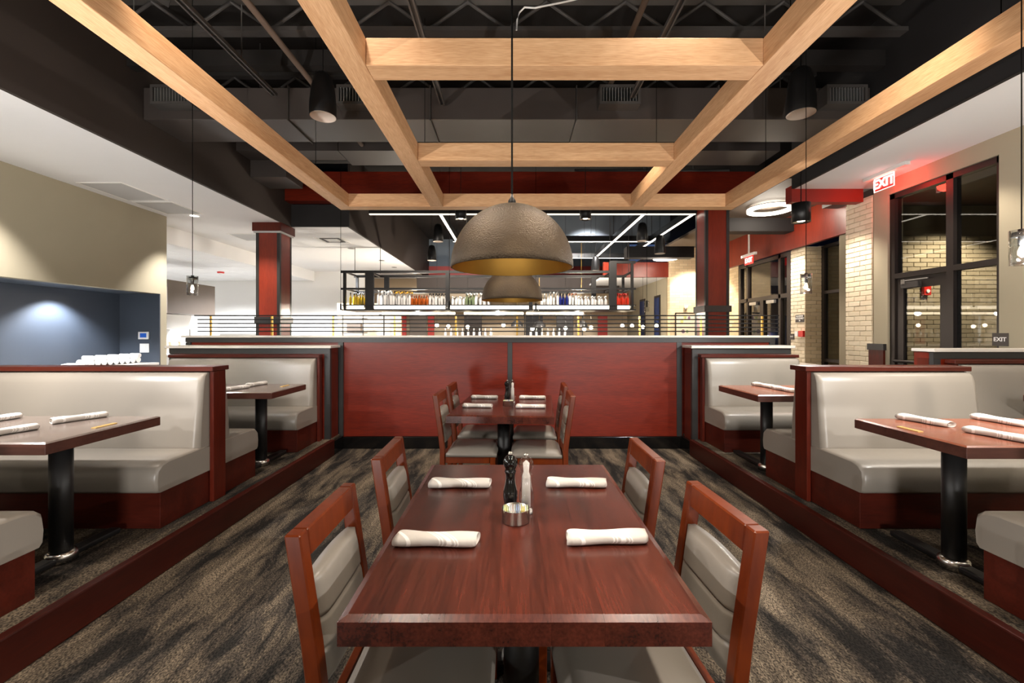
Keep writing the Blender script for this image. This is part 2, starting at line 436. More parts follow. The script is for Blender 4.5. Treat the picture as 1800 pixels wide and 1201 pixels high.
def sroot(name, label=None, loc=(0, 0, 0)):
    o = bpy.data.objects.new(name, None); COL.objects.link(o); o.location = loc; o['kind'] = 'structure'
    if label: o['label'] = label
    return o
def dup(root, loc, rz=0.0, label=None, group=None):
    def cp(o, par):
        c = o.copy(); COL.objects.link(c); c.parent = par
        for ch in list(o.children): cp(ch, c)
        return c
    r = cp(root, None); r.location = loc; r.rotation_euler = (0, 0, rz)
    if label: r['label'] = label
    if group: r['group'] = group
    return r
def linked(name, src, parent, loc, rot=(0, 0, 0)):
    """a piece that shares the mesh of src; loc in the parent's space"""
    c = bpy.data.objects.new(name, src.data); COL.objects.link(c); c.parent = parent; c.location = loc; c.rotation_euler = rot
    return c
def text_mesh(txt, size, depth, mat, parent, loc, rot, name='lettering', bold=0.0):
    cu = bpy.data.curves.new('t', 'FONT'); cu.body = txt; cu.size = size; cu.extrude = depth; cu.align_x = 'CENTER'; cu.align_y = 'CENTER'; cu.offset = bold
    to = bpy.data.objects.new('t', cu); COL.objects.link(to)
    me = bpy.data.meshes.new_from_object(to)
    bpy.data.objects.remove(to); bpy.data.curves.remove(cu)
    me.materials.append(MATS[mat])
    o = bpy.data.objects.new(name, me); COL.objects.link(o)
    o.parent = parent; o.location = Vector(loc) - Vector(origin_of(parent)); o.rotation_euler = rot
    return o

# ================================================================== STRUCTURE
ZL, ZR, DECK = 3.49, 3.57, 5.0
PL = 0.18                                                   # platform height
struct('floor', BX(-13, 10, -4, 18, -0.1, 0), 'carpet')
struct('ceiling', BX(-13, 10, -4, 18, DECK, DECK + 0.1), 'deck_black')
struct('wall_rear', BX(-13, 10, -4.15, -4.0, 0, DECK), 'greige')

# raised platforms with wooden risers
for sx, xo in ((-1, -4.15), (1, 5.29)):
    struct('floor_platform', BX(sx * 2.105, xo, -3.95, 5.42 if sx < 0 else 6.2, 0.001, PL), 'carpet', label='carpeted raised booth platform beside the aisle')
    bm = NB(); box(bm, sx * 2.055, sx * 2.104, -3.95, 5.14, 0.002, PL + 0.004); bev(bm, 0.008, 2)
    struct('trim_1' if sx < 0 else 'trim_2', bm, 'cherry_dark', label='cherry wood riser along the platform edge')

# soffits
s = sroot('ceiling_left', 'white dropped ceiling along the left wall')
mk('panel', BX(-6.16, -4.31, -4, 7.915, ZL, ZL + 0.05), 'soffit_white', s)
mk('panel', BX(-6.68, -4.31, 7.915, 8.7, ZL, ZL + 0.05), 'soffit_white', s)
mk('panel', BX(-6.68, -3.18, 8.7, 17.1, ZL, ZL + 0.05), 'soffit_white', s)
mk('bulkhead', BX(-6.72, -6.68, 7.915, 15, 3.16, ZL + 0.05), 'soffit_white', s)
s = sroot('ceiling_right', 'white dropped ceiling along the right wall')
mk('panel', BX(4.18, 5.45, -4, 6.63, ZR, ZR + 0.05), 'soffit_white', s)
s = sroot('trim_3', 'dark fascia above the left dropped ceiling')
mk('board', BX(-4.35, -4.308, -4, 8.7, ZL - 0.001, DECK), 'fascia_brown', s)
mk('board', BX(-4.31, -3.18, 8.66, 8.70, ZL - 0.001, 3.92), 'fascia_black', s)
mk('board', BX(-3.22, -3.178, 8.7, 17, ZL - 0.001, DECK), 'fascia_brown', s)
struct('trim_4', BX(4.178, 4.22, -4, 6.63, ZR - 0.001, DECK), 'fascia_black', label='black fascia above the right dropped ceiling')

# left wall with the niche
s = sroot('wall_left', 'greige wall with a dark serving niche')
mk('plaster', BX(-6.30, -6.16, -4, 7.775, 2.10, ZL), 'greige', s)
mk('plaster', BX(-6.30, -6.16, -4, 3.0, 0, 2.10), 'greige', s)
mk('plaster', BX(-6.98, -6.16, 7.775, 7.915, 0, ZL), 'greige', s)
mk('niche_back', BX(-6.98, -6.86, 3.0, 7.775, 0, 2.14), 'navy', s)
mk('niche_side', BX(-6.86, -6.163, 7.76, 7.7745, 0, 2.098), 'navy', s)
mk('niche_side', BX(-6.86, -6.163, 3.0, 3.02, 0, 2.098), 'navy', s)
mk('niche_soffit', BX(-6.86, -6.301, 3.0, 7.775, 2.10, 2.14), 'navy', s)

# right wall with the storefront
XR = 5.30
s = sroot('wall_right', 'greige wall around the glazed side entrance')
mk('plaster', BX(XR, XR + 0.15, -4, 4.83, 0, ZR), 'greige', s)
mk('plaster', BX(XR, XR + 0.15, 4.83, 6.26, 3.36, ZR), 'greige', s)
mk('plaster', BX(XR, XR + 0.15, 6.26, 6.50, 0, ZR), 'greige', s)
o = mk('wainscot', BX(XR - 0.03, XR, 6.30, 6.56, 0, 1.17), 'cherry_z', s)
mk('wainscot_cap', BX(XR - 0.045, XR + 0.0, 6.28, 6.57, 1.17, 1.26), 'black_trim', s)

# ------------------------------------------------------------------ brick work
def brick_proto(name, sx, sy, sz, mat):
    bm = BX(-sx / 2, sx / 2, -sy / 2, sy / 2, -sz / 2, sz / 2); bev(bm, 0.004, 1)
    me = bpy.data.meshes.new(name); bm.to_mesh(me); bm.free(); me.materials.append(MATS[mat])
    return me
def lay(parent, mat, along, a0, a1, fixed, z0, z1, depth, outward, pitch=0.076, length=0.225, limit=300):
    """courses of bricks on one face; along = 'X' or 'Y'; fixed = plane coordinate; outward = sign"""
    gap = 0.008; n = 0; k = 0; cache = {}
    z = z0
    while z + pitch <= z1 + 1e-6 and n < limit:
        a = a0 - (length / 2 if k % 2 else 0)
        while a < a1 - 0.02 and n < limit:
            b0, b1 = max(a, a0), min(a + length, a1)
            if b1 - b0 > 0.03:
                ln = round(b1 - b0 - gap, 3)
                if ln not in cache:
                    cache[ln] = brick_proto('brick', ln if along == 'X' else depth, depth if along == 'X' else ln, pitch - gap, mat)
                c = bpy.data.objects.new('brick', cache[ln]); COL.objects.link(c); c.parent = parent
                ctr = (b0 + b1) / 2; pr = fixed + outward * (depth / 2 + random.uniform(-0.003, 0.002))
                c.location = (ctr, pr, z + pitch / 2) if along == 'X' else (pr, ctr, z + pitch / 2)
                n += 1
            a += length
        z += pitch; k += 1
s = sroot('wall_brick_pier', 'pale brick pier beside the side entrance')
mk('mortar_bed', BX(XR + 0.012, XR + 0.45, 6.53, 7.04, 0, 3.45), 'mortar', s)
lay(s, 'brick_cream', 'Y', 6.53, 7.045, XR + 0.014, 0.0, 3.45, 0.02, -1)
s = sroot('wall_entry', 'pale brick wall at the main entrance')
mk('mortar_bed', BX(5.815, 6.17, 8.795, 9.23, 0, 3.13), 'mortar', s)
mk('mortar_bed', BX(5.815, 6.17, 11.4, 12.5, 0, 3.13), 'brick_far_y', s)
lay(s, 'brick_cream', 'Y', 8.782, 9.23, 5.815, 0.0, 3.13, 0.02, -1, limit=150)
lay(s, 'brick_cream_shaded', 'X', 5.797, 6.17, 8.797, 0.0, 3.13, 0.02, -1, limit=150)
s = sroot('wall_vestibule', 'tan brick wall beyond the side entrance glass')
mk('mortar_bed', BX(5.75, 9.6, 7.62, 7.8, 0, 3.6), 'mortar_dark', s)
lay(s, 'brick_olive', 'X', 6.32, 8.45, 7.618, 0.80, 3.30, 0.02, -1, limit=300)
mk('brick_band', BX(5.75, 6.318, 7.60, 7.62, 0, 3.6), 'brick_far', s)
mk('brick_band', BX(8.452, 9.6, 7.60, 7.62, 0, 3.6), 'brick_far', s)
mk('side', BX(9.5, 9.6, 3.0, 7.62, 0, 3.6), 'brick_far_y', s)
mk('lid', BX(5.45, 9.6, 3.0, 7.8, 3.6, 3.7), 'duct_dark', s)
# alcove glazing between pier and entry
s = sroot('window_1', 'tall dark framed window between the brick piers')
for (y0, y1) in ((8.70, 8.79), (7.30, 7.38)): mk('jamb', BX(6.12, 6.20, y0, y1, 0, 3.12), 'bronze_frame', s)
for z in (0.85, 2.18, 3.08): mk('transom', BX(6.12, 6.20, 7.38, 8.70, z, z + 0.06), 'bronze_frame', s)
mk('pane', BX(6.155, 6.163, 7.38, 8.70, 0.91, 2.18), 'window_glass', s)
mk('pane', BX(6.155, 6.163, 7.38, 8.70, 2.24, 3.08), 'window_glass', s)
struct('wall_alcove', BX(6.3, 7.6, 9.1, 9.2, 0, 3.2), 'brick_far', label='brick return wall behind the tall window')

# storefront of the side entrance
s = sroot('window_2', 'dark bronze storefront frame of the side entrance')
def fr(y0, y1, z0, z1, x0=XR + 0.03, x1=XR + 0.13, n='mullion'): return mk(n, BX(x0, x1, y0, y1, z0, z1), 'bronze_frame', s)
fr(6.18, 6.26, PL, 3.36); fr(5.36, 5.45, PL, 3.36); fr(4.83, 4.88, PL, 3.36)
fr(4.83, 6.26, 3.29, 3.36, n='head'); fr(4.88, 5.36, 2.17, 2.24, n='transom'); fr(5.45, 6.18, 2.17, 2.24, n='transom')
fr(4.83, 5.36, PL, 0.30, n='sill')
for (y0, y1, z0, z1) in ((4.88, 5.36, 0.30, 2.17), (4.88, 5.36, 2.24, 3.29), (5.45, 6.18, 2.24, 3.29)):
    mk('pane', BX(XR + 0.076, XR + 0.084, y0, y1, z0, z1), 'window_glass', s)
s = sroot('door_1', 'glazed side exit door in a dark bronze frame')
def dr(n, y0, y1, z0, z1, m='bronze_frame', x0=XR + 0.055, x1=XR + 0.105): return mk(n, BX(x0, x1, y0, y1, z0, z1), m, s)
dr('stile', 6.07, 6.175, PL + 0.01, 2.165); dr('stile', 5.455, 5.55, PL + 0.01, 2.165)
dr('rail', 5.55, 6.07, 2.02, 2.165); dr('rail', 5.55, 6.07, PL + 0.01, 0.42)
dr('pane', 5.55, 6.07, 0.42, 2.02, 'window_glass', XR + 0.076, XR + 0.084)
bm = NB(); tube(bm, ((XR - 0.03, 5.50, 1.03), (XR - 0.03, 6.12, 1.03)), 0.02, 10)
box(bm, XR - 0.03, XR + 0.06, 5.50, 5.53, 1.01, 1.05); box(bm, XR - 0.03, XR + 0.06, 6.09, 6.12, 1.01, 1.05); mk('push_bar', bm, 'bronze_frame', s)
c = mk('door_closer', bev(BX(XR + 0.0, XR + 0.055, 5.80, 6.05, 2.02, 2.10), 0.006), 'steel_dark', s)
mk('closer_arm', BX(XR - 0.005, XR + 0.01, 5.66, 5.98, 2.115, 2.13), 'steel_brush', c)
mk('closer_arm', BX(XR - 0.01, XR + 0.0, 5.98, 6.04, 2.075, 2.14), 'steel', c)

# header and red beams
struct('trim_5', BX(4.18, 5.25, 6.631, 6.78, 3.375, ZR + 0.05), 'red_wall', label='short red header closing the right dropped ceiling')
struct('trim_6', BX(-4.30, 4.6, 8.40, 8.62, 3.92, 4.47), 'cherry_panel_z', label='long deep red header spanning between the columns')
struct('trim_7', BX(5.72, 5.80, 6.80, 12.5, 3.13, 3.82), 'column_red', label='red header band above the entrance doors')
s = sroot('ceiling_entry', 'dark ceiling and beams above the entrance')
mk('panel', BX(4.3, 6.6, 6.9, 18, 3.82, 3.87), 'taupe', s)
mk('beam', BX(4.36, 5.72, 9.0, 9.3, 3.48, 3.75), 'fascia_black', s)
mk('beam', BX(2.9, 4.6, 11.2, 11.5, 3.32, 3.60), 'fascia_black', s)
# main entrance doors in the wall at X = 5.8
s = sroot('door_2', 'dark framed glazed main entrance door with transom light')
def d2(n, y0, y1, z0, z1, m='bronze_frame', x0=5.82, x1=5.92): return mk(n, BX(x0, x1, y0, y1, z0, z1), m, s)
for (a, b_) in ((9.24, 9.40), (9.62, 9.70), (11.30, 11.39), (10.95, 11.02), (10.28, 10.42)):
    d2('jamb', a, b_, 0, 3.12 if a != 10.28 else 2.17)
d2('transom', 9.40, 11.30, 2.17, 2.26); d2('head', 9.40, 11.30, 3.04, 3.12)
for (a, b_, z0, z1) in ((9.70, 10.95, 2.26, 3.04), (9.40, 9.62, 2.26, 3.04), (9.40, 9.62, 0.1, 2.17), (9.70, 10.28, 0.1, 2.17), (10.42, 10.95, 0.1, 2.17), (11.02, 11.30, 0.1, 3.04)):
    d2('pane', a, b_, z0, z1, 'window_glass', 5.866, 5.874)
for a in (9.78, 10.5): d2('door_closer', a, a + 0.30, 2.08, 2.15, 'steel_brush', 5.77, 5.82)
# far entrance brick wall facing the camera
struct('wall_far_brick', BX(4.45, 5.80, 12.5, 12.7, 0, 3.82), 'brick_far', label='pale brick wall facing the room behind the right column')
s = sroot('wall_far_right', 'grey green far wall with two tall windows')
mk('plaster', BX(4.42, 4.5, 12.7, 18, 0, 3.1), 'greige', s)
for (y0, y1) in ((13.2, 13.75), (14.7, 15.3)):
    f = mk('window_frame', BX(4.40, 4.42, y0, y1, 1.1, 2.55), 'bronze_frame', s)
    mk('pane', BX(4.39, 4.40, y0 + 0.08, y1 - 0.06, 1.15, 2.48), 'exterior_blue', f)
mk('soffit', BX(2.6, 4.5, 12.72, 18, 3.0, 3.05), 'soffit_white', s)
struct('trim_8', BX(2.6, 4.44, 12.6, 12.72, 3.0, 3.42), 'column_red', label='red bulkhead left of the far brick wall')
# far back wall
s = sroot('wall_back_far', 'far wall behind the bar')
mk('plaster', BX(-6.5, 4.5, 17.0, 17.1, 0, 3.49), 'tan_wall', s)
mk('band', BX(-3.17, 4.5, 16.9, 16.99, 3.3, 3.95), 'red_wall', s)
mk('plaster', BX(-3.2, 4.5, 17.0, 17.1, 3.95, DECK), 'slate', s)
mk('bulkhead', BX(-3.2, 3.6, 14.9, 15.1, 2.75, 3.32), 'fascia_brown', s)
mk('upper_wall', BX(0.3, 4.6, 12.9, 13.0, 4.05, DECK), 'slate', s)
# kitchen
s = sroot('wall_kitchen', 'bright white kitchen seen past the left column')
mk('plaster', BX(-13, -5.0, 15.0, 15.1, 0, 3.5), 'kitchen_white', s)
mk('plaster', BX(-13, -12.9, 7.9, 15.0, 0, 3.5), 'kitchen_white', s)
mk('plaster', BX(-13, -6.98, 7.80, 7.90, 0, 3.5), 'kitchen_white', s)
mk('partition', BX(-5.2, -3.3, 13.2, 13.3, 0, 2.3), 'tan_wall', s)
t = sroot('ceiling_kitchen', 'white tiled ceiling of the kitchen')
mk('backing', BX(-12.9, -6.70, 7.92, 15.0, 3.175, 3.2), 'panel_grey', t)
tile = None
for i in range(10):
    for j in range(11):
        x = -6.75 - 0.61 * i; y = 8.0 + 0.63 * j
        if tile is None:
            tile = mk('ceiling_tile', bev(BX(-0.296, 0.296, -0.306, 0.306, -0.006, 0.006), 0.003, 1), 'soffit_white', t)
            tile.location = (x - 0.3, y + 0.3, 3.168)
        else: linked('ceiling_tile', tile, t, (x - 0.3, y + 0.3, 3.168))

# ------------------------------------------------------------------ panelled half wall and wings
HW = 5.44
s = sroot('wall_back', 'half height cherry panelled wall with black trim')
mk('core', BX(-4.0, 3.22, HW + 0.02, HW + 0.16, 0, 1.36), 'cherry_panel_z', s)
mk('cherry_panel', BX(-2.05, -0.055, HW + 0.004, HW + 0.02, 0.15, 1.30), 'cherry_panel_z', s)
mk('cherry_panel', BX(0.005, 2.05, HW + 0.004, HW + 0.02, 0.15, 1.30), 'cherry_panel_z', s)
mk('black_stile', BX(-0.053, 0.003, HW - 0.003, HW + 0.02, 0.15, 1.30), 'black_trim', s)
mk('black_rail', BX(-4.0, 3.22, HW - 0.006, HW + 0.02, 1.302, 1.358), 'black_trim', s)
for x in (-4.0, -2.13, 2.02, 3.16): mk('black_stile', BX(x, x + 0.06, HW - 0.004, HW + 0.02, 0.15, 1.30), 'black_trim', s)
mk('ledge', bev(BX(-4.04, 3.26, HW - 0.03, HW + 0.2, 1.36, 1.385), 0.004), 'ledge', s)
b = struct('baseboard_back', bev(BX(-2.09, 2.07, HW - 0.018, HW + 0.003, 0.002, 0.145), 0.005), 'black_gloss', label='black baseboard of the panelled half wall')
def wing(name, x0, x1, y0, y1, zt, aisle, label, zb=PL):
    s = sroot(name, label)
    lo, hi = min(x0, x1), max(x0, x1)
    mk('core', BX(lo, hi, y0 + 0.02, y1, 0.005, zt - 0.03), 'cherry_panel_z', s)
    mk('black_rail', BX(lo, hi, y0, y0 + 0.02, zt - 0.095, zt - 0.03), 'black_trim', s)
    mk('cherry_panel', BX(lo + 0.06, hi - 0.06, y0 + 0.006, y0 + 0.02, zb, zt - 0.097), 'cherry_panel_z', s)
    for x in (lo, hi - 0.058): mk('black_stile', BX(x, x + 0.058, y0 - 0.001, y0 + 0.0199, zb, zt - 0.097), 'black_trim', s)
    xa = x0
    sg = 1 if x1 > x0 else -1
    mk('end_panel', BX(xa - sg * 0.006, xa, y0 + 0.05, y1 - 0.04, 0.01, zt - 0.09), 'cherry_z', s)
    mk('end_trim', BX(xa - sg * 0.008, xa, y0, y0 + 0.045, 0.01, zt - 0.03), 'black_trim', s)
    mk('cap', bev(BX(lo - 0.03, hi + 0.03, y0 - 0.035, y1 - 0.001, zt - 0.03, zt), 0.005), 'ledge', s)
    return s
wing('wall_wing_left', -2.12, -3.98, 5.15, HW - 0.035, 1.27, -2.12, 'cherry partition with pale cap behind the left booth')
wing('wall_wing_right', 2.10, 3.24, 5.15, HW - 0.035, 1.27, 2.10, 'cherry partition with pale cap behind the right booth')
wing('wall_wing_far_right', 3.95, 5.29, 4.15, 4.36, 1.27, 3.95, 'cherry partition with pale cap by the side entrance', PL)
# brick cast: black plinth of the wings on the aisle side
for sx in (-1, 1):
    struct('baseboard_left' if sx < 0 else 'baseboard_right', BX(sx * 2.06, sx * 2.105, 5.145, HW - 0.02, 0.002, 0.16), 'black_gloss', label='black baseboard at the partition end')

# railing on the half wall
t = thing('metal_railing', 'black five bar metal railing with brass posts on the half wall', 'railing', (-0.3, HW + 0.08, 1.385))
for i in range(5):
    z = 1.42 + (30 - 6.9 * i) * (HW + 0.08) / F
    bm = NB(); tube(bm, ((-3.95 if i == 0 else -3.91, HW + 0.08, z), (3.32, HW + 0.08, z)), 0.0075, 8); mk('rail_bar', bm, 'black_metal', t)
for k in range(10):
    x = (369 + 108 * k - 900) * (HW + 0.08) / F
    mk('rail_post', BX(x - 0.011, x + 0.011, HW + 0.089, HW + 0.104, 1.3851, 1.64), 'brass', t)

# ------------------------------------------------------------------ columns
def column(name, x0, y0, wd, zt, label, band, cap):
    c = sroot(name, label)
    x1, y1 = x0 + wd, y0 + wd
    mk('core', BX(x0 + 0.01, x1 - 0.01, y0 + 0.01, y1 - 0.01, 0, zt), 'black_trim', c)
    tr = 0.055
    for (a, b_, cx, cy) in ((x0, x0 + tr, y0, y0 + tr), (x1 - tr, x1, y0, y0 + tr), (x0, x0 + tr, y1 - tr, y1), (x1 - tr, x1, y1 - tr, y1)):
        mk('corner_trim', BX(a, b_, cx, cy, 0, zt - 0.001), 'black_trim', c)
    for (z0, z1) in ((0.3, band - 0.06), (band + 0.06, zt - 0.01)):
        mk('red_panel', BX(x0 + tr + 0.001, x1 - tr - 0.001, y0 + 0.004, y0 + 0.02, z0, z1), 'column_red', c)
        mk('red_panel', BX(x0 + 0.004, x0 + 0.02, y0 + tr + 0.001, y1 - tr - 0.001, z0, z1), 'column_red', c)
        mk('red_panel', BX(x1 - 0.02, x1 - 0.004, y0 + tr + 0.001, y1 - tr - 0.001, z0, z1), 'column_red', c)
    if cap: mk('band', BX(x0 - 0.02, x1 + 0.02, y0 - 0.02, y1 + 0.02, band - 0.06, band + 0.06), 'black_trim', c)
    else: mk('band', BX(x0 - 0.03, x1 + 0.03, y0 - 0.03, y1 + 0.03, band - 0.06, band + 0.06), 'steel_dark', c)
    if cap:
        mk('capital', BX(x0 - 0.045, x1 + 0.045, y0 - 0.045, y1 + 0.045, zt - 0.16, zt - 0.002), 'cherry_z', c)
        mk('capital_edge', BX(x0 - 0.03, x1 + 0.03, y0 - 0.03, y1 + 0.03, zt - 0.19, zt - 0.16), 'panel_grey', c)
column('wall_column_left', -4.82, 8.35, 0.45, ZL, 'red panelled column with black corner trim on the left', 1.66, True)
column('wall_column_right', 3.64, 8.35, 0.45, 3.92, 'red panelled column with black corner trim on the right', 1.87, False)

# ================================================================== TIMBER CEILING GRID
H = 1.66; ZB = EYE + H; BW = 0.165; ZT = ZB + 0.172
t = thing('timber_grid', 'large suspended oak timber grid above the tables', 'ceiling grid', (0.3, 2.5, ZB))
def beam_y(x0, y0, y1): mk('timber_beam', bev(BX(x0, x0 + BW, y0, y1, ZB, ZT), 0.003, 1), 'oak_y', t)
def beam_x(x0, x1, y0): mk('timber_beam', bev(BX(x0, x1, y0, y0 + BW, ZB, ZT), 0.003, 1), 'oak_x', t)
XOL, XIL, XIR, XOR = -1.395 * H, -0.647 * H, 0.941 * H, 1.69 * H
YE = 5.84
for x in (XOL, XIL, XIR, XOR): beam_y(x, -2.5, YE - 0.001)
beam_x(XIL + BW + 0.001, XIR - 0.001, 2.755); beam_x(XIL + BW + 0.001, XIR - 0.001, 4.275)
beam_x(XOL, XOR + BW, YE)
for x in (XOL, XIL, XIR, XOR):
    for y in (0.6, 2.62, 5.05): mk('hanger_wire', tube(NB(), ((x + BW / 2, y, ZT), (x + BW / 2, y, DECK - 0.001)), 0.003, 6), 'black_matte', t)

# ================================================================== CEILING SERVICES
t = thing('air_duct', 'wide dark rectangular air duct crossing above the timber grid', 'duct', (0, 5.4, 3.9))
DX = [-4.29, -2.6, -0.95, 0.75, 2.4, 4.17]
for i in range(5):
    z0, z1 = 3.90, 4.27
    mk('duct_section', bev(BX(DX[i] + 0.006, DX[i + 1] - 0.006, 5.16, 5.77, z0, z1), 0.004, 1), 'duct_dark', t)
    if i: mk('duct_flange', BX(DX[i] - 0.005, DX[i] + 0.005, 5.14, 5.79, z0 - 0.02, z1 + 0.02), 'steel_dark', t)
def register(x, y, z, wd, label):
    r = thing('air_register', label, 'air vent', (x, y, z))
    bm = NB(); box(bm, x - wd / 2, x + wd / 2, y - 0.16, y, z, z + 0.03); box(bm, x - wd / 2, x + wd / 2, y - 0.16, y, z + 0.19, z + 0.22)
    box(bm, x - wd / 2, x - wd / 2 + 0.03, y - 0.16, y, z + 0.03, z + 0.19); box(bm, x + wd / 2 - 0.03, x + wd / 2, y - 0.16, y, z + 0.03, z + 0.19)
    mk('vent_frame', bm, 'steel_dark', r)
    mk('vent_back', BX(x - wd / 2 + 0.03, x + wd / 2 - 0.03, y - 0.03, y - 0.01, z + 0.03, z + 0.19), 'deck_black', r)
    n = 12
    for k in range(n):
        xx = x - wd / 2 + 0.03 + (wd - 0.06) * (k + 0.5) / n
        mk('vent_blade', BX(xx - 0.004, xx + 0.004, y - 0.15, y - 0.05, z + 0.031, z + 0.189), 'steel_brush', r)
for x, l in ((-3.85, 'dark louvred air register on the duct near the left fascia'), (-1.75, 'dark louvred air register on the duct behind the inner left beam'),
             (1.22, 'dark louvred air register on the duct between the inner beams'), (3.78, 'dark louvred air register on the duct near the right soffit')):
    register(x, 5.159, 4.0, 0.46, l)
t = thing('air_duct', 'narrow dark air duct behind the wide duct', 'duct', (0, 7.0, 4.2))
mk('duct_section', BX(-2.7, 4.17, 6.9, 7.5, 4.25, 4.55), 'duct_dark', t)
mk('duct_section', BX(-4.29, -2.71, 6.9, 7.28, 4.25, 4.55), 'duct_dark', t)
o = mk('duct_box', bev(BX(-4.307, -3.72, 7.3, 7.9, 3.98, 4.5), 0.01), 'duct_dark', loc=(-4.0, 7.6, 3.98)); tag(o, 'square dark duct box against the left fascia by the red header', 'duct')
# steel joists with webs
YS = (1.9, 3.1, 4.72, 6.12, 6.95, 7.9)
for i, y in enumerate(YS):
    t = thing('steel_joist', 'dark steel bar joist under the roof deck, the %s counted from the camera' % ('first', 'second', 'third', 'fourth', 'fifth', 'sixth')[i], 'joist', (0, y, 4.55), 'steel bar joists')
    mk('top_chord', BX(-4.3, 4.17, y - 0.05, y + 0.05, 4.94, 4.99), 'steel_dark', t)
    mk('bottom_chord', BX(-4.3, 4.17, y - 0.055, y + 0.055, 4.60, 4.645), 'steel_dark', t)
    bm = NB()
    x = -4.25; k = 0
    while x < 3.9:
        tube(bm, ((x, y, 4.645 if k % 2 == 0 else 4.94), (x + 0.42, y, 4.94 if k % 2 == 0 else 4.645)), 0.018, 6); x += 0.42; k += 1
    mk('web', bm, 'steel_dark', t)
for y0, i in ((2.45, 0), (4.95, 1), (6.3, 2)):
    o = mk('cross_beam', BX(-4.3, 4.17, y0, y0 + 0.12, 4.40, 4.58), 'deck_black', loc=(0, y0, 4.4)); tag(o, ('dark flat cross member above the nearest timber cross beam', 'dark flat cross member just before the wide duct', 'dark flat cross member behind the wide duct')[i], 'beam')
# conduits, tracks and pipes running away from the camera
def run(name, pts, r, mat, label, cat):
    bm = NB(); tube(bm, pts, r, 10); o = mk(name, bm, mat, loc=pts[0]); tag(o, label, cat); return o
run('sprinkler_pipe', ((-2.32, -3, 4.32), (-2.32, 6.85, 4.32)), 0.03, 'pipe_brown', 'brown sprinkler pipe running above the left bay of the grid', 'pipe')
run('sprinkler_pipe', ((1.25, -3, 4.36), (1.15, 6.85, 4.36)), 0.03, 'pipe_brown', 'brown sprinkler pipe running above the centre right of the grid', 'pipe')
run('sprinkler_pipe', ((-3.7, 7.72, 4.40), (-0.6, 7.72, 4.40)), 0.035, 'steel_dark', 'grey cross pipe above the red header on the left', 'pipe')
run('sprinkler_pipe', ((1.2, 8.5, 4.511), (4.15, 8.5, 4.511)), 0.04, 'steel_dark', 'grey cross pipe above the red header on the right', 'pipe')
run('diagonal_brace', ((2.3, 3.25, 4.62), (4.1, 4.1, 4.9)), 0.03, 'steel_dark', 'diagonal steel brace above the right bay of the grid', 'brace')
run('diagonal_brace', ((-4.2, 3.25, 4.85), (-3.2, 4.15, 4.5)), 0.04, 'steel_dark', 'diagonal steel brace above the left bay of the grid', 'brace')
run('diagonal_brace', ((1.25, 3.4, 4.53), (2.05, 2.2, 4.53)), 0.03, 'steel_brush', 'pale steel strut above the inner right beam', 'brace')
for x, z, y1, l in ((-2.62, 4.03, 4.9, 'black lighting track above the left bay of the grid'), (-0.8, 4.03, 5.1, 'black lighting track above the inner left beam'),
                    (1.34, 4.03, 4.95, 'black lighting track above the inner right beam'), (2.45, 4.03, 4.9, 'black lighting track above the right bay of the grid')):
    t = thing('lighting_track', l, 'track', (x, 2, z))
    mk('rail', BX(x - 0.03, x - 0.015, -3, y1, z, z + 0.035), 'steel_dark', t); mk('rail', BX(x + 0.015, x + 0.03, -3, y1, z, z + 0.035), 'steel_dark', t)
    mk('channel', BX(x - 0.015, x + 0.015, -3, y1, z + 0.012, z + 0.034), 'black_metal', t)
for k, (x, y, z0, z1) in enumerate(((-2.62, 1.3, 4.06, 4.98), (-2.62, 4.3, 4.06, 4.6), (-0.8, 2.3, 4.06, 4.98), (1.34, 2.3, 4.06, 4.98), (2.45, 1.5, 4.06, 4.98), (2.45, 4.3, 4.06, 4.6), (3.3, 5.46, 4.27, 4.98), (-3.1, 5.46, 4.27, 4.98), (0.1, 7.1, 4.55, 4.98), (3.0, 7.1, 4.55, 4.98))):
    o = mk('hanger_rod', tube(NB(), ((x, y, z0), (x, y, z1)), 0.006, 6), 'steel_dark', loc=(x, y, z0))
    tag(o, ('thin steel hanger rod above the left bay, nearest', 'thin steel hanger rod above the left bay, farther', 'thin steel hanger rod by the inner left beam', 'thin steel hanger rod by the inner right beam', 'thin steel hanger rod above the right bay, nearest', 'thin steel hanger rod above the right bay, farther', 'hanger rod over the right part of the wide duct', 'hanger rod over the left part of the wide duct', 'hanger rod of the narrow duct near the centre', 'hanger rod of the narrow duct on the right')[k], 'rod')
for k, (xa, ya, za, xb, yb, zb) in enumerate(((-4.2, 2.7, 4.72, -1.2, 2.95, 4.72), (-0.9, 3.55, 4.5, 1.4, 3.75, 4.5), (1.8, 3.6, 4.75, 4.1, 3.3, 4.75), (-2.2, 6.2, 4.36, -0.4, 6.35, 4.36), (0.2, 6.0, 4.15, 4.0, 6.15, 4.15))):
    run('conduit', ((xa, ya, za), (xb, yb, zb)), 0.014, 'steel_dark', ('thin cross conduit above the left bay of the grid', 'thin cross conduit above the first timber cross beam', 'thin cross conduit above the right bay of the grid', 'thin cross conduit behind the wide duct on the left', 'thin cross conduit behind the wide duct on the right')[k], 'conduit')
# white cable looping above the first cross beam
pts = []
for px, py in ((908, 53), (909, 35), (913, 22), (922, 13), (940, 14), (960, 10), (985, 5), (1004, 1), (1030, -6)):
    y = 4.2; pts.append(((px - 900) * y / F, y, EYE + (585 - py) * y / F))
o = run('white_cable', pts, 0.008, 'white_paint', 'white electrical cable looping down beside the dome pendant rod', 'cable')
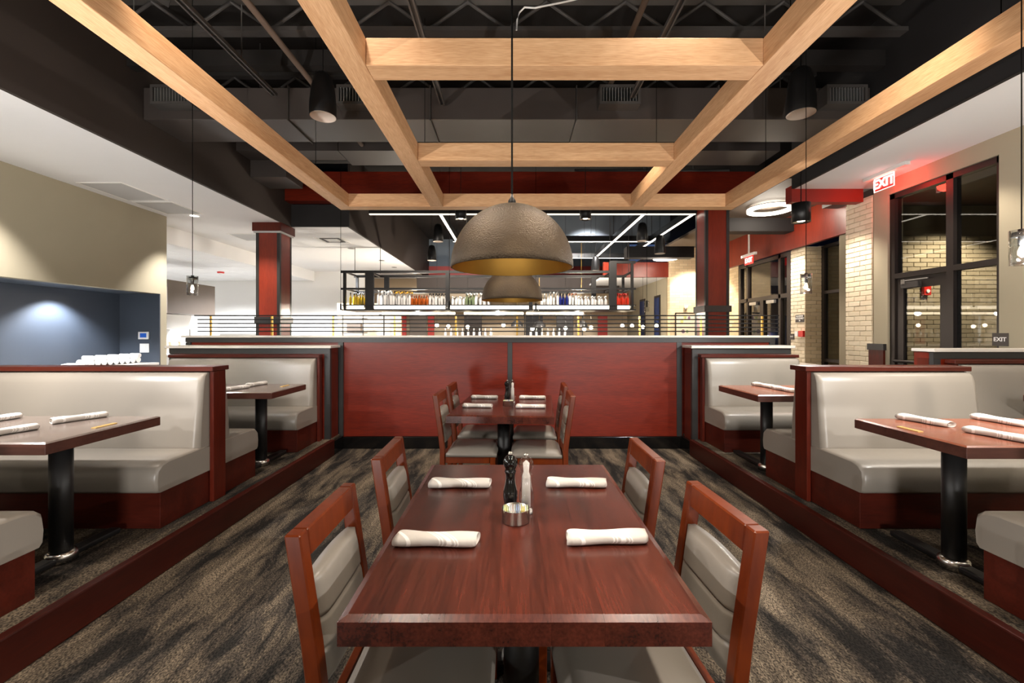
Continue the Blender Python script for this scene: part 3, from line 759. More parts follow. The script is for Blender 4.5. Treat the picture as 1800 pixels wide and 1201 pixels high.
# hanging speakers
def speaker(x, y, zb, sc, label, tilt=0.0):
    t = thing('pendant_speaker', label, 'speaker', (x, y, zb), 'black pendant speakers')
    p = [(0.125, 0.0), (0.13, 0.02), (0.128, 0.12), (0.112, 0.28), (0.085, 0.40), (0.06, 0.43), (0.0005, 0.435)]
    mk('housing', lathe(NB(), [(r * sc, zb + z * sc) for r, z in p], 28, x, y, cap=False), 'black_metal', t)
    mk('grille', lathe(NB(), [(0.0005, zb + 0.006 * sc), (0.121 * sc, zb + 0.006 * sc), (0.124 * sc, zb - 0.004 * sc)], 28, x, y, cap=False), 'speaker_grille', t)
    bm = NB(); tube(bm, ((x, y, zb + 0.43 * sc), (x, y, DECK - 0.001)), 0.004, 6); mk('hanging_wire', bm, 'black_metal', t)
speaker(-1.81, 4.25, 3.49, 0.95, 'black pendant speaker hanging left of the inner left beam')
speaker(2.93, 4.5, 3.64, 1.06, 'black pendant speaker hanging right of the inner right beam')
for px, py, y, l in ((770, 425, 10.5, 'upper of two small far pendant speakers left of the dome'), (759, 458, 12.0, 'lower of two small far pendant speakers left of the dome'),
                     (1129, 424, 10.0, 'far pendant speaker nearest the oak grid right of the dome'), (1160, 446, 10.0, 'far pendant speaker beside the right column'),
                     (1047, 476, 12.6, 'far pendant speaker just above the bar frame')):
    speaker((px - 900) * y / F, y, EYE + (585 - py) * y / F, 0.95, l)

# ceiling fittings
for (x0, x1, y0, y1, l) in ((-6.0, -5.37, 6.10, 6.93, 'nearer grey grille panel in the left soffit'), (-6.0, -5.37, 7.0, 7.72, 'farther grey grille panel in the left soffit'),
                            (-5.95, -5.3, 9.25, 9.95, 'grey grille panel in the soffit left of the red column')):
    t = thing('ceiling_grille', l, 'air vent', ((x0 + x1) / 2, (y0 + y1) / 2, ZL))
    mk('plate', BX(x0 + 0.02, x1 - 0.02, y0 + 0.02, y1 - 0.02, ZL - 0.006, ZL), 'panel_grey', t)
    bm = NB(); box(bm, x0, x1, y0, y0 + 0.02, ZL - 0.01, ZL); box(bm, x0, x1, y1 - 0.02, y1, ZL - 0.01, ZL); box(bm, x0, x0 + 0.02, y0 + 0.02, y1 - 0.02, ZL - 0.01, ZL); box(bm, x1 - 0.02, x1, y0 + 0.02, y1 - 0.02, ZL - 0.01, ZL)
    mk('frame', bm, 'white_paint', t)
t = thing('ceiling_diffuser', 'square slotted air diffuser in the soffit near the bar', 'air vent', (-4.0, 9.9, ZL))
for k in range(3):
    a = 0.30 - 0.09 * k
    bm = NB()
    for (xa, xb, ya, yb) in ((-a, a, -a, -a + 0.04), (-a, a, a - 0.04, a), (-a, -a + 0.04, -a + 0.04, a - 0.04), (a - 0.04, a, -a + 0.04, a - 0.04)):
        box(bm, -4.0 + xa, -4.0 + xb, 9.9 + ya, 9.9 + yb, ZL - 0.012 - 0.004 * k, ZL)
    mk('vane', bm, 'white_paint' if k % 2 == 0 else 'steel_dark', t)
def downlight(x, y, z, r, label, lit=True):
    t = thing('recessed_downlight', label, 'ceiling light', (x, y, z))
    mk('trim_ring', lathe(NB(), [(r, z - 0.001), (r * 0.98, z - 0.008), (r * 0.8, z - 0.006)], 24, x, y, cap=False), 'white_paint', t)
    mk('lens', lathe(NB(), [(0.0005, z - 0.003), (r * 0.8, z - 0.003)], 24, x, y, cap=False), 'lamp_disc' if lit else 'panel_grey', t)
downlight(-5.62, 7.85, ZL, 0.085, 'lit recessed downlight in the left soffit above the wall corner')
downlight(4.75, 3.62, ZR, 0.08, 'unlit round trim in the right soffit, farther of two', False)
downlight(5.0, 3.78, ZR, 0.08, 'unlit round trim in the right soffit, nearer the wall', False)
for px, py, l in ((617, 437, 'dark round trim in the soffit nearest the bar frame corner'), (671, 458, 'dark round trim in the middle of the bar soffit'), (693, 470, 'dark round trim farthest along the bar soffit')):
    y = F * (ZL - EYE) / (585 - py); x = (px - 900) * y / F
    o = mk('recessed_trim', lathe(NB(), [(0.0005, ZL - 0.004), (0.075, ZL - 0.004), (0.085, ZL - 0.001)], 20, x, y, cap=False), 'black_trim', loc=(x, y, ZL)); tag(o, l, 'ceiling light')
t = thing('smoke_detector', 'reddish round fire strobe on the kitchen ceiling', 'detector', (-9.0, 11.5, 3.16))
y = F * (3.16 - EYE) / (585 - 478); x = (388 - 900) * y / F; t.location = (x, y, 3.16)
mk('base', lathe(NB(), [(0.09, 3.16), (0.085, 3.12), (0.0005, 3.118)], 20, x, y, cap=False), 'fire_red', t)
mk('lens', lathe(NB(), [(0.05, 3.118), (0.03, 3.09), (0.0005, 3.088)], 16, x, y, cap=False), 'white_gloss', t)

# ================================================================== CHAIRS
def make_chair():
    t = thing('dining_chair', 'chair', 'chair')
    hw = 0.20
    prof_f = [(-0.205, 0.0), (-0.215, 0.25), (-0.212, 0.45), (-0.232, 0.62), (-0.275, 0.905)]
    for s_ in (-1, 1):
        y0, y1 = (hw - 0.042, hw) if s_ > 0 else (-hw, -hw + 0.042)
        poly = [(x, z) for x, z in prof_f] + [(x + 0.042, z) for x, z in reversed(prof_f)]
        mk('rear_post', bev(prism(NB(), poly, 'Y', y0, y1), 0.004, 1), 'chair_wood', t)
        bm = NB(); prism(bm, [(0.205, 0.0), (0.20, 0.40), (0.245, 0.40), (0.24, 0.0)], 'Y', y0, y1); mk('front_leg', bev(bm, 0.004, 1), 'chair_wood', t)
        mk('side_apron', bev(BX(-0.168, 0.199, y0 + 0.008, y1 - 0.008, 0.345, 0.40), 0.003, 1), 'chair_wood', t)
    yi = hw - 0.043
    mk('front_apron', bev(BX(0.208, 0.236, -yi, yi, 0.345, 0.40), 0.003, 1), 'chair_wood', t)
    mk('rear_apron', bev(BX(-0.206, -0.178, -yi, yi, 0.345, 0.40), 0.003, 1), 'chair_wood', t)
    # sloped back pieces follow the post lean
    lean = lambda z: -0.212 - (z - 0.45) * 0.137 if z > 0.45 else -0.212
    poly = [(lean(0.832) - 0.002, 0.832), (lean(0.905) - 0.0005, 0.905), (lean(0.905) + 0.0425, 0.905), (lean(0.832) + 0.040, 0.832)]
    mk('top_rail', bev(prism(NB(), poly, 'Y', -yi, yi), 0.004, 1), 'chair_wood', t)
    poly = [(lean(0.53) + 0.008, 0.53), (lean(0.575) + 0.008, 0.575), (lean(0.575) + 0.034, 0.575), (lean(0.53) + 0.034, 0.53)]
    mk('lower_rail', bev(prism(NB(), poly, 'Y', -yi, yi), 0.003, 1), 'chair_wood', t)
    # padded back: pillow grid with two stitched seams
    bm = NB()
    nz, ny = 40, 10
    zb, zt = 0.50, 0.772
    grid = {}
    for side in (0, 1):
        for i in range(nz + 1):
            v = i / nz
            z = zb + (zt - zb) * v
            for j in range(ny + 1):
                u = j / ny
                yy = -yi + 2 * yi * u
                eu = max(0.0, 1 - abs(2 * u - 1) ** 6) ** 0.5; ev = max(0.0, 1 - abs(2 * v - 1) ** 10) ** 0.5
                th = 0.026 * (0.25 + 0.75 * eu * ev)
                for sm in (0.30, 0.60):
                    th -= 0.010 * math.exp(-((v - sm) / 0.016) ** 2)
                zz = z + (0.012 * (1 - (2 * u - 1) ** 2) if v > 0.9 else 0) * (v - 0.9) / 0.1
                c = lean(zz) + 0.030
                grid[side, i, j] = bm.verts.new((c + (th if side == 0 else -0.018), yy, zz))
    for side in (0, 1):
        for i in range(nz):
            for j in range(ny):
                q = [grid[side, i, j], grid[side, i, j + 1], grid[side, i + 1, j + 1], grid[side, i + 1, j]]
                bm.faces.new(q if side == 0 else q[::-1])
    for i in range(nz):
        for j in (0, ny):
            q = [grid[0, i, j], grid[0, i + 1, j], grid[1, i + 1, j], grid[1, i, j]]; bm.faces.new(q if j == 0 else q[::-1])
    for j in range(ny):
        for i in (0, nz):
            q = [grid[0, i, j], grid[1, i, j], grid[1, i, j + 1], grid[0, i, j + 1]]; bm.faces.new(q if i == 0 else q[::-1])
    bmesh.ops.recalc_face_normals(bm, faces=bm.faces)
    p = mk('back_cushion', bm, 'vinyl', t, True)
    # seat cushion
    bm = NB(); n = 12; top = {}; bot = {}
    for i in range(n + 1):
        for j in range(n + 1):
            u, v = i / n, j / n
            x = -0.162 + 0.417 * u; yy = (-hw - 0.006) + (2 * hw + 0.012) * v
            e = max(0, 1 - abs(2 * u - 1) ** 8) ** 0.5 * max(0, 1 - abs(2 * v - 1) ** 8) ** 0.5
            top[i, j] = bm.verts.new((x, yy, 0.425 + 0.042 * e)); bot[i, j] = bm.verts.new((x, yy, 0.401))
    for i in range(n):
        for j in range(n):
            bm.faces.new((top[i, j], top[i + 1, j], top[i + 1, j + 1], top[i, j + 1])); bm.faces.new((bot[i, j], bot[i, j + 1], bot[i + 1, j + 1], bot[i + 1, j]))
    for k in range(n):
        bm.faces.new((top[k, 0], bot[k, 0], bot[k + 1, 0], top[k + 1, 0])); bm.faces.new((top[k, n], top[k + 1, n], bot[k + 1, n], bot[k, n]))
        bm.faces.new((top[0, k], top[0, k + 1], bot[0, k + 1], bot[0, k])); bm.faces.new((top[n, k], bot[n, k], bot[n, k + 1], top[n, k + 1]))
    bmesh.ops.recalc_face_normals(bm, faces=bm.faces)
    mk('seat_cushion', bm, 'vinyl', t, True)
    return t
chair = make_chair()
CH = [(-0.305, 1.325, 0, 'near table', 'nearest chair on the left of the near table'), (-0.305, 2.01, 1, '', 'farther chair on the left of the near table'),
      (0.385, 1.335, 183, '', 'nearest chair on the right of the near table'), (0.345, 1.985, 180, '', 'farther chair on the right of the near table'),
      (-0.375, 3.84, -2, '', 'nearer chair on the left of the far table'), (-0.355, 4.46, -2, '', 'farther chair on the left of the far table'),
      (0.25, 3.80, 178, '', 'nearer chair on the right of the far table'), (0.27, 4.43, 178, '', 'farther chair on the right of the far table')]
for i, (x, y, a, g, l) in enumerate(CH):
    lab = 'cherry wood taupe padded dining chair, ' + l
    if i == 0: chair.location = (x, y, 0); chair.rotation_euler = (0, 0, R(a)); chair['label'] = lab; chair['group'] = 'dining chairs'
    else: dup(chair, (x, y, 0), R(a), lab, 'dining chairs')

# ================================================================== CENTRE TABLES
def make_table():
    t = thing('dining_table', 'table', 'table')
    hx, hy, zt, th = 0.4318, 0.607, 0.76, 0.063
    n = 7; w = 2 * hx / n
    for i in range(n):
        x0 = -hx + i * w; x1 = x0 + w
        cl = 0.018 if i == 0 else 0.0; cr = 0.018 if i == n - 1 else 0.0
        bm = NB(); e = 0.00015
        ring = lambda xa, xb, ya, yb, z: [bm.verts.new(p) for p in ((xa, ya, z), (xb, ya, z), (xb, yb, z), (xa, yb, z))]
        r0 = ring(x0 + e, x1 - e, -hy, hy, zt - th); r1 = ring(x0 + e, x1 - e, -hy, hy, zt - 0.007); r2 = ring(x0 + e + cl, x1 - e - cr, -hy + 0.02, hy - 0.02, zt)
        bm.faces.new(r0[::-1]); bm.faces.new(r2)
        for a, b_ in ((r0, r1), (r1, r2)):
            for k in range(4): bm.faces.new((a[k], a[(k + 1) % 4], b_[(k + 1) % 4], b_[k]))
        mk('table_board', bm, 'table_wood', t)
    for yy in (-0.25, 0.25):
        mk('column', cyl(NB(), 0, yy, 0.06, 0.68, 0.055, 28), 'black_metal', t)
        bm = BX(-0.30, 0.30, yy - 0.035, yy + 0.035, 0.012, 0.05); mk('foot', bev(bm, 0.01, 2), 'black_metal', t)
        mk('collar', lathe(NB(), [(0.075, 0.045), (0.072, 0.065), (0.058, 0.075)], 24, 0, yy), 'steel_brush', t)
        mk('spider', BX(-0.2, 0.2, yy - 0.03, yy + 0.03, 0.68, zt - th - 0.0005), 'black_metal', t)
    return t
tb = make_table()
tb.location = (0.029, 1.628, 0); tb['label'] = 'near dark cherry butcher block dining table with black pedestal legs'; tb['group'] = 'dining tables'
dup(tb, (-0.055, 4.12, 0), R(-4), 'far dark cherry butcher block dining table by the panelled half wall', 'dining tables')

# napkin rolls
def make_napkin():
    bm = NB(); L_ = 0.25; n = 20; seg = 18
    rings = []
    for i in range(n + 1):
        u = i / n; x = -L_ / 2 + L_ * u
        k = 1 + 0.06 * math.sin(u * 9 + 0.6)
        if i == 0 or i == n: k *= 0.94
        ring = []
        for j in range(seg):
            a = 2 * PI * j / seg
            y = 0.033 * k * math.copysign(abs(math.cos(a)) ** 0.8, math.cos(a)); z = 0.0165 + 0.0165 * k * math.copysign(abs(math.sin(a)) ** 0.8, math.sin(a))
            z = max(z, 0.0008)
            d = 0.004 * max(0, math.cos(a - 0.9 - 3.0 * u)) ** 6
            ring.append(bm.verts.new((x + 0.008 * math.cos(a) * (1 if i in (0, n) else 0), y * (1 + d * 20), z * (1 + d * 20))))
        rings.append(ring)
    for i in range(n):
        for j in range(seg):
            jj = (j + 1) % seg
            f = bm.faces.new((rings[i][j], rings[i][jj], rings[i + 1][jj], rings[i + 1][j])); f.smooth = True
    # recessed rolled ends
    for e, sgn in ((0, 1), (n, -1)):
        prev = rings[e]
        for sc, dx in ((0.8, 0.0), (0.72, 0.014), (0.45, 0.014), (0.35, 0.004), (0.12, 0.010)):
            cur = []
            c = sum((v.co for v in rings[e]), Vector()) / seg
            for v in rings[e]:
                q = c + (v.co - c) * sc; q.x = c.x + sgn * dx; cur.append(bm.verts.new(q))
            for j in range(seg):
                jj = (j + 1) % seg
                bm.faces.new((prev[j], prev[jj], cur[jj], cur[j]) if e else (prev[jj], prev[j], cur[j], cur[jj]))
            prev = cur
        bm.faces.new(prev if e else prev[::-1])
    bmesh.ops.recalc_face_normals(bm, faces=bm.faces)
    o = mk('rolled_napkin', bm, 'napkin')
    return tag(o, 'napkin', 'napkin')
nap = make_napkin(); nap_used = False
def napkin(x, y, z, a, label, group):
    global nap_used
    if not nap_used:
        o = nap; nap_used = True
    else:
        o = nap.copy(); COL.objects.link(o)
    o.location = (x, y, z); o.rotation_euler = (0, 0, R(a)); o['label'] = 'rolled white striped napkin, ' + label; o['group'] = group
    return o
ZTB = 0.7602
G1, G2 = 'napkin rolls on the near table', 'napkin rolls on the far table'
napkin(-0.221, 1.90, ZTB, 0.5, 'far left corner of the near table', G1); napkin(0.277, 1.905, ZTB, -1.5, 'far right corner of the near table', G1)
napkin(-0.234, 1.385, ZTB, -1, 'near left corner of the near table', G1); napkin(0.299, 1.40, ZTB, 3.5, 'near right corner of the near table', G1)
napkin(-0.275, 4.44, ZTB, -3, 'far left corner of the far table', G2); napkin(0.205, 4.42, ZTB, -3, 'far right corner of the far table', G2)
napkin(-0.305, 3.92, ZTB, -4, 'near left corner of the far table', G2); napkin(0.165, 3.885, ZTB, -2, 'near right corner of the far table', G2)

# mills and sugar caddies
def make_mill(kind):
    t = thing(kind + '_mill', kind, 'pepper mill' if kind == 'pepper' else 'salt mill')
    prof = [(0.0255, 0.0), (0.0265, 0.004), (0.0262, 0.016), (0.0225, 0.022), (0.0232, 0.032), (0.0265, 0.048), (0.0272, 0.06), (0.0255, 0.078), (0.020, 0.098),
            (0.0175, 0.118), (0.0175, 0.136), (0.0212, 0.142), (0.0212, 0.150), (0.018, 0.153), (0.0205, 0.158), (0.0262, 0.170), (0.0270, 0.180), (0.0245, 0.192),
            (0.016, 0.202), (0.008, 0.205)]
    mk('body', lathe(NB(), prof, 28), 'black_gloss' if kind == 'pepper' else 'acrylic', t)
    if kind == 'salt':
        mk('salt_core', lathe(NB(), [(0.0165, 0.025), (0.015, 0.135), (0.010, 0.15), (0.012, 0.182), (0.003, 0.192)], 20), 'salt', t)
        mk('foot_ring', lathe(NB(), [(0.022, 0.001), (0.022, 0.012)], 24), 'white_gloss', t)
    mk('knob', lathe(NB(), [(0.006, 0.205), (0.0085, 0.208), (0.009, 0.214), (0.006, 0.2185)], 16), 'steel', t)
    return t
pm, sm = make_mill('pepper'), make_mill('salt')
pm.location = (-0.006, 1.645, ZTB); pm['label'] = 'glossy black pepper mill on the near table'; pm['group'] = 'pepper mills'
sm.location = (0.052, 1.625, ZTB); sm['label'] = 'clear acrylic salt mill full of salt on the near table'; sm['group'] = 'salt mills'
dup(pm, (-0.045, 4.16, ZTB), 0, 'glossy black pepper mill on the far table', 'pepper mills')
dup(sm, (0.005, 4.17, ZTB), 0, 'clear acrylic salt mill full of salt on the far table', 'salt mills')
o = mk('sugar_caddy', lathe(NB(), [(0.046, 0.0), (0.049, 0.003), (0.049, 0.046), (0.050, 0.047), (0.0475, 0.047), (0.0465, 0.046), (0.0465, 0.005), (0.0005, 0.004)], 36, cap=False), 'steel')
bmx = bmesh.new(); bmx.from_mesh(o.data); bmesh.ops.holes_fill(bmx, edges=bmx.edges); bmx.to_mesh(o.data); bmx.free()
o.location = (0.013, 1.555, ZTB); tag(o, 'round steel sugar caddy on the near table', 'sugar caddy', 'sugar caddies')
o2 = o.copy(); COL.objects.link(o2); o2.location = (-0.035, 4.02, ZTB); o2['label'] = 'round steel sugar caddy on the far table'
pk = {}
cols = ['packet_green', 'packet_yellow', 'packet_green', 'packet_white', 'packet_white', 'packet_pink', 'packet_white', 'packet_blue', 'packet_blue', 'packet_white', 'packet_yellow', 'packet_yellow', 'packet_white', 'packet_green']
names = {'packet_green': 'pale green', 'packet_yellow': 'yellow', 'packet_white': 'white', 'packet_pink': 'pale pink', 'packet_blue': 'blue'}
for (cx, cy, tn) in ((0.013, 1.555, 'near'), (-0.035, 4.02, 'far')):
    n = len(cols)
    for i, c in enumerate(cols):
        if c not in pk:
            bm = BX(-0.0012, 0.0012, -0.029, 0.029, 0, 0.042); bev(bm, 0.0008, 1)
            q = mk('sugar_packet', bm, c); pk[c] = q
        else:
            q = pk[c].copy(); COL.objects.link(q)
        u = (i + 0.5) / n - 0.5
        x = u * 0.066
        hl = math.sqrt(max(0.0004, 0.0425 ** 2 - x * x)) / 0.03
        q.location = (cx + x, cy, ZTB + 0.0065); q.rotation_euler = (0, u * 0.55, 0); q.scale = (1, min(1, hl), 1)
        tag(q, names[c] + ' paper sugar packet in the steel caddy on the %s table' % tn, 'sugar packet', 'sugar packets on the %s table' % tn)

# ================================================================== BOOTHS
def bench(name, x0, x1, ya, face, label, group, depth=0.49, oy=0.0):
    """x0 = aisle end; ya = plane of the back panel the bench stands against; face = -1 looks at the camera"""
    lo, hi = min(x0, x1), max(x0, x1)
    Y = lambda d: ya + face * d                  # d = distance from back panel
    t = thing(name, label, 'booth bench', ((lo + hi) / 2, Y(depth / 2), PL), group)
    mk('plinth', bev(BX(lo + 0.004, hi - 0.004, Y(0.004), Y(depth - 0.02), PL, 0.412), 0.003, 1), 'cherry_x', t)
    # seat cushion: crowned rounded block
    bm = NB()
    prof = [(0.02, 0.412), (depth + 0.0, 0.412), (depth + 0.015, 0.43), (depth + 0.02, 0.50), (depth + 0.012, 0.56), (depth - 0.02, 0.588), (depth - 0.07, 0.600), (0.16, 0.603), (0.02, 0.600)]
    nseg = 14
    rings = []
    for i in range(nseg + 1):
        u = i / nseg
        x = lo - 0.004 + (hi - lo + 0.008) * u
        k = 0.0 if i in (0, nseg) else 1.0
        ring = []
        for d, z in prof:
            zz = z if k or z < 0.5 else z - 0.014
            dd = d if k or d < 0.2 else d - 0.012
            ring.append(bm.verts.new((x, Y(dd), zz)))
        rings.append(ring)
    # second ring close to each end for a tight corner
    def lerp_ring(a, b_, f): return [bm.verts.new(p.co.lerp(q.co, f)) for p, q in zip(a, b_)]
    m = len(prof)
    xs = (hi - lo) / nseg
    f = min(0.5, 0.02 / xs)
    ra = [bm.verts.new((lo - 0.004 + 0.018, Y(d), z)) for d, z in prof]; rb = [bm.verts.new((hi + 0.004 - 0.018, Y(d), z)) for d, z in prof]
    seq = [rings[0], ra] + rings[1:-1] + [rb, rings[-1]]
    for i in range(len(seq) - 1):
        for j in range(m):
            jj = (j + 1) % m
            q = bm.faces.new((seq[i][j], seq[i][jj], seq[i + 1][jj], seq[i + 1][j])); q.smooth = True
    bm.faces.new(seq[0]); bm.faces.new(seq[-1][::-1])
    bmesh.ops.recalc_face_normals(bm, faces=bm.faces)
    c = mk('seat_cushion', bm, 'vinyl', t)
    bm = NB(); tube(bm, ((lo + 0.006, Y(0.16), 0.5905), (lo + 0.006, Y(depth - 0.05), 0.5845), (lo + 0.02, Y(depth - 0.008), 0.572), (hi - 0.02, Y(depth - 0.008), 0.572), (hi - 0.006, Y(depth - 0.05), 0.5845), (hi - 0.006, Y(0.16), 0.5905)), 0.0035, 6)
    mk('piping', bm, 'vinyl_seam', c)
    # back cushion
    bm = NB()
    prof = [(0.002, 0.43), (0.135, 0.43), (0.145, 0.62), (0.128, 0.80), (0.105, 0.98), (0.095, 1.06), (0.080, 1.105), (0.05, 1.128), (0.002, 1.132)]
    rows = []
    for x, k in ((lo + 0.002, 0.72), (lo + 0.016, 0.93), (lo + 0.04, 1.0), (hi - 0.04, 1.0), (hi - 0.016, 0.93), (hi - 0.002, 0.72)):
        rows.append([bm.verts.new((x, Y(d * k if d > 0.01 else d), z)) for d, z in prof])
    m = len(prof)
    for i in range(len(rows) - 1):
        for j in range(m):
            jj = (j + 1) % m
            q = bm.faces.new((rows[i][j], rows[i][jj], rows[i + 1][jj], rows[i + 1][j])); q.smooth = j not in (m - 1,)
    bm.faces.new(rows[0]); bm.faces.new(rows[-1][::-1])
    bmesh.ops.recalc_face_normals(bm, faces=bm.faces)
    mk('back_cushion', bm, 'vinyl', t)
    return t
def divider(x0, x1, y0, y1, label, back=0.025):
    lo, hi = min(x0, x1), max(x0, x1); sg = 1 if x1 > x0 else -1
    t = thing('booth_divider', label, 'booth divider', ((lo + hi) / 2, (y0 + y1) / 2, PL))
    mk('core', BX(lo + 0.03 if sg > 0 else lo, hi if sg > 0 else hi - 0.03, y0 + 0.02, y1 - 0.02, PL, 1.137), 'cherry_x', t)
    mk('end_post', bev(BX(x0, x0 + sg * 0.0299, y0, y1, PL, 1.137), 0.003, 1), 'cherry_z', t)
    mk('cap', bev(BX(lo - 0.025, hi + 0.01, y0 - 0.025, y1 + back, 1.1375, 1.172), 0.004, 1), 'cherry_x', t)
    return t
# left booths: benches run out to -3.87
XA, XB = -2.19, -3.87
divider(XA, XB, 3.255, 3.395, 'cherry divider with flat cap between the two left booths')
divider(XA, XB, 1.48, 1.62, 'cherry divider at the frame edge behind the nearest left bench')
bench('booth_bench', XA - 0.03, XB, 3.274, -1, 'long taupe vinyl booth bench facing the camera on the left', 'left booth benches')
bench('booth_bench', XA - 0.03, XB, 3.376, 1, 'taupe vinyl booth bench facing away on the left, behind the divider', 'left booth benches')
bench('booth_bench', XA - 0.03, XB, 1.601, 1, 'nearest left booth bench, only its seat end in view', 'left booth benches')
t = divider(XA, XB, 5.045, 5.112, 'cherry end panel of the farthest left bench against the partition', back=-0.001)
bench('booth_bench', XA - 0.03, XB, 5.064, -1, 'farthest left taupe booth bench against the panelled partition', 'left booth benches')
XA, XB = 2.165, 3.34
divider(XA, XB, 3.255, 3.395, 'cherry divider with flat cap between the two right booths')
divider(XA, XB, 1.48, 1.62, 'cherry divider at the frame edge behind the nearest right bench')
bench('booth_bench', XA + 0.03, XB, 3.274, -1, 'short taupe vinyl booth bench facing the camera on the right', 'right booth benches')
bench('booth_bench', XA + 0.03, XB, 3.376, 1, 'taupe vinyl booth bench facing away on the right, behind the divider', 'right booth benches')
bench('booth_bench', XA + 0.03, XB, 1.601, 1, 'nearest right booth bench, only its seat end in view', 'right booth benches')
divider(XA, XB - 0.1, 5.045, 5.112, 'cherry end panel of the farthest right bench against the partition', back=-0.001)
bench('booth_bench', XA + 0.03, XB - 0.1, 5.064, -1, 'farthest right taupe booth bench against the panelled partition', 'right booth benches')
divider(4.03, 5.28, 4.035, 4.112, 'cherry end panel of the bench beside the side entrance', back=-0.001)
bench('booth_bench', 4.06, 5.27, 4.054, -1, 'taupe booth bench at the right edge beside the side entrance', 'right booth benches')

def booth_table(x0, x1, y0, y1, top, label, feet, zt=0.905):
    lo, hi = min(x0, x1), max(x0, x1); sg = 1 if x1 > x0 else -1
    t = thing('booth_table', label, 'table', ((lo + hi) / 2, (y0 + y1) / 2, PL), 'booth tables')
    mk('tabletop', bev(BX(lo, hi, y0, y1, zt - 0.058, zt - 0.0065), 0.002, 1), 'booth_edge', t)
    bm = NB()
    a = [bm.verts.new(p) for p in ((lo, y0, zt - 0.0065), (hi, y0, zt - 0.0065), (hi, y1, zt - 0.0065), (lo, y1, zt - 0.0065))]
    b_ = [bm.verts.new(p) for p in ((lo + 0.012, y0 + 0.012, zt), (hi - 0.012, y0 + 0.012, zt), (hi - 0.012, y1 - 0.012, zt), (lo + 0.012, y1 - 0.012, zt))]
    bm.faces.new(b_)
    bm.faces.new(a[::-1])
    for k in range(4): bm.faces.new((a[k], a[(k + 1) % 4], b_[(k + 1) % 4], b_[k]))
    mk('laminate_top', bm, top, t)
    yc = (y0 + y1) / 2
    for xc in (x0 + sg * 0.27, x1 - sg * 0.25):
        mk('column', cyl(NB(), xc, yc, PL + 0.05, zt - 0.075, 0.05, 28), 'black_metal', t)
        mk('foot', bev(BX(xc - 0.035, xc + 0.035, feet[0], feet[1], PL + 0.008, PL + 0.04), 0.01, 2), 'black_metal', t)
        mk('collar', lathe(NB(), [(0.07, PL + 0.002), (0.07, PL + 0.04), (0.062, PL + 0.055), (0.051, PL + 0.06)], 28, xc, yc), 'steel', t)
        mk('spider', BX(xc - 0.15, xc + 0.15, yc - 0.03, yc + 0.03, zt - 0.075, zt - 0.0585), 'black_metal', t)
    return t
booth_table(-2.178, -3.80, 2.07, 2.75, 'booth_top_sheen', 'nearest left booth table with brown top greyed by painted sheen and black columns', (2.10, 2.74))
booth_table(-2.075, -3.80, 3.83, 4.47, 'booth_top_sheen', 'far left booth table with brown top greyed by painted sheen beside the partition', (3.87, 4.55))
booth_table(2.06, 3.30, 2.01, 2.67, 'booth_top_right', 'nearest right booth table with reddish brown top and black columns', (2.10, 2.70))
booth_table(2.03, 3.22, 3.66, 4.36, 'booth_top_right', 'far right booth table with reddish brown top beside the partition', (3.87, 4.55))
booth_table(4.26, 5.25, 3.05, 3.70, 'booth_top_right', 'booth table at the right edge by the side entrance, only its corner in view', (3.1, 3.53))
ZBT = 0.9052
def onbooth(px, py):
    y = F * (EYE - 0.905) / (py - 585); return ((px - 900) * y / F, y)
for x, y, a, l in ((-2.54, 2.61, 66, 'beside the gold strip on the nearest left booth table'), (-2.57, 2.25, 76, 'front side of the nearest left booth table'), (-2.99, 2.56, 86, 'cut by the left edge on the nearest left booth table'),
                     (-2.50, 4.02, 72, 'left of two on the far left booth table'), (-2.485, 4.32, 82, 'right of two on the far left booth table'),
                     (2.35, 2.53, -76, 'nearest the gold strip on the nearest right booth table'), (2.785, 2.53, -83, 'far side of the nearest right booth table'), (2.386, 2.175, -78, 'front side of the nearest right booth table'),
                     (2.39, 4.21, -80, 'left of two on the far right booth table'), (2.41, 3.92, -84, 'right of two on the far right booth table')):
    napkin(x, y, ZBT, a, l, 'napkin rolls on the booth tables')
for x, y, l in ((-2.25, 2.45, 'nearest left'), (-2.19, 4.28, 'far left'), (2.115, 2.36, 'nearest right')):
    t = thing('gold_strip', 'small gold strip lying near the aisle edge of the %s booth table' % l, 'table tag', (x, y, ZBT))  # thin gold outlined strip laid flat on the table top
    bm = NB(); a, b_ = 0.065, 0.013
    for (ya, yb, xa, xb) in ((-a, a, -b_, -b_ + 0.004), (-a, a, b_ - 0.004, b_), (-a, -a + 0.006, -b_ + 0.004, b_ - 0.004), (a - 0.006, a, -b_ + 0.004, b_ - 0.004)):
        box(bm, x + xa, x + xb, y + ya, y + yb, ZBT, ZBT + 0.004)
    mk('rim', bm, 'gold_flat', t)
    mk('plate', BX(x - b_ + 0.004, x + b_ - 0.004, y - a + 0.006, y + a - 0.006, ZBT, ZBT + 0.002), 'gold_flat', t)

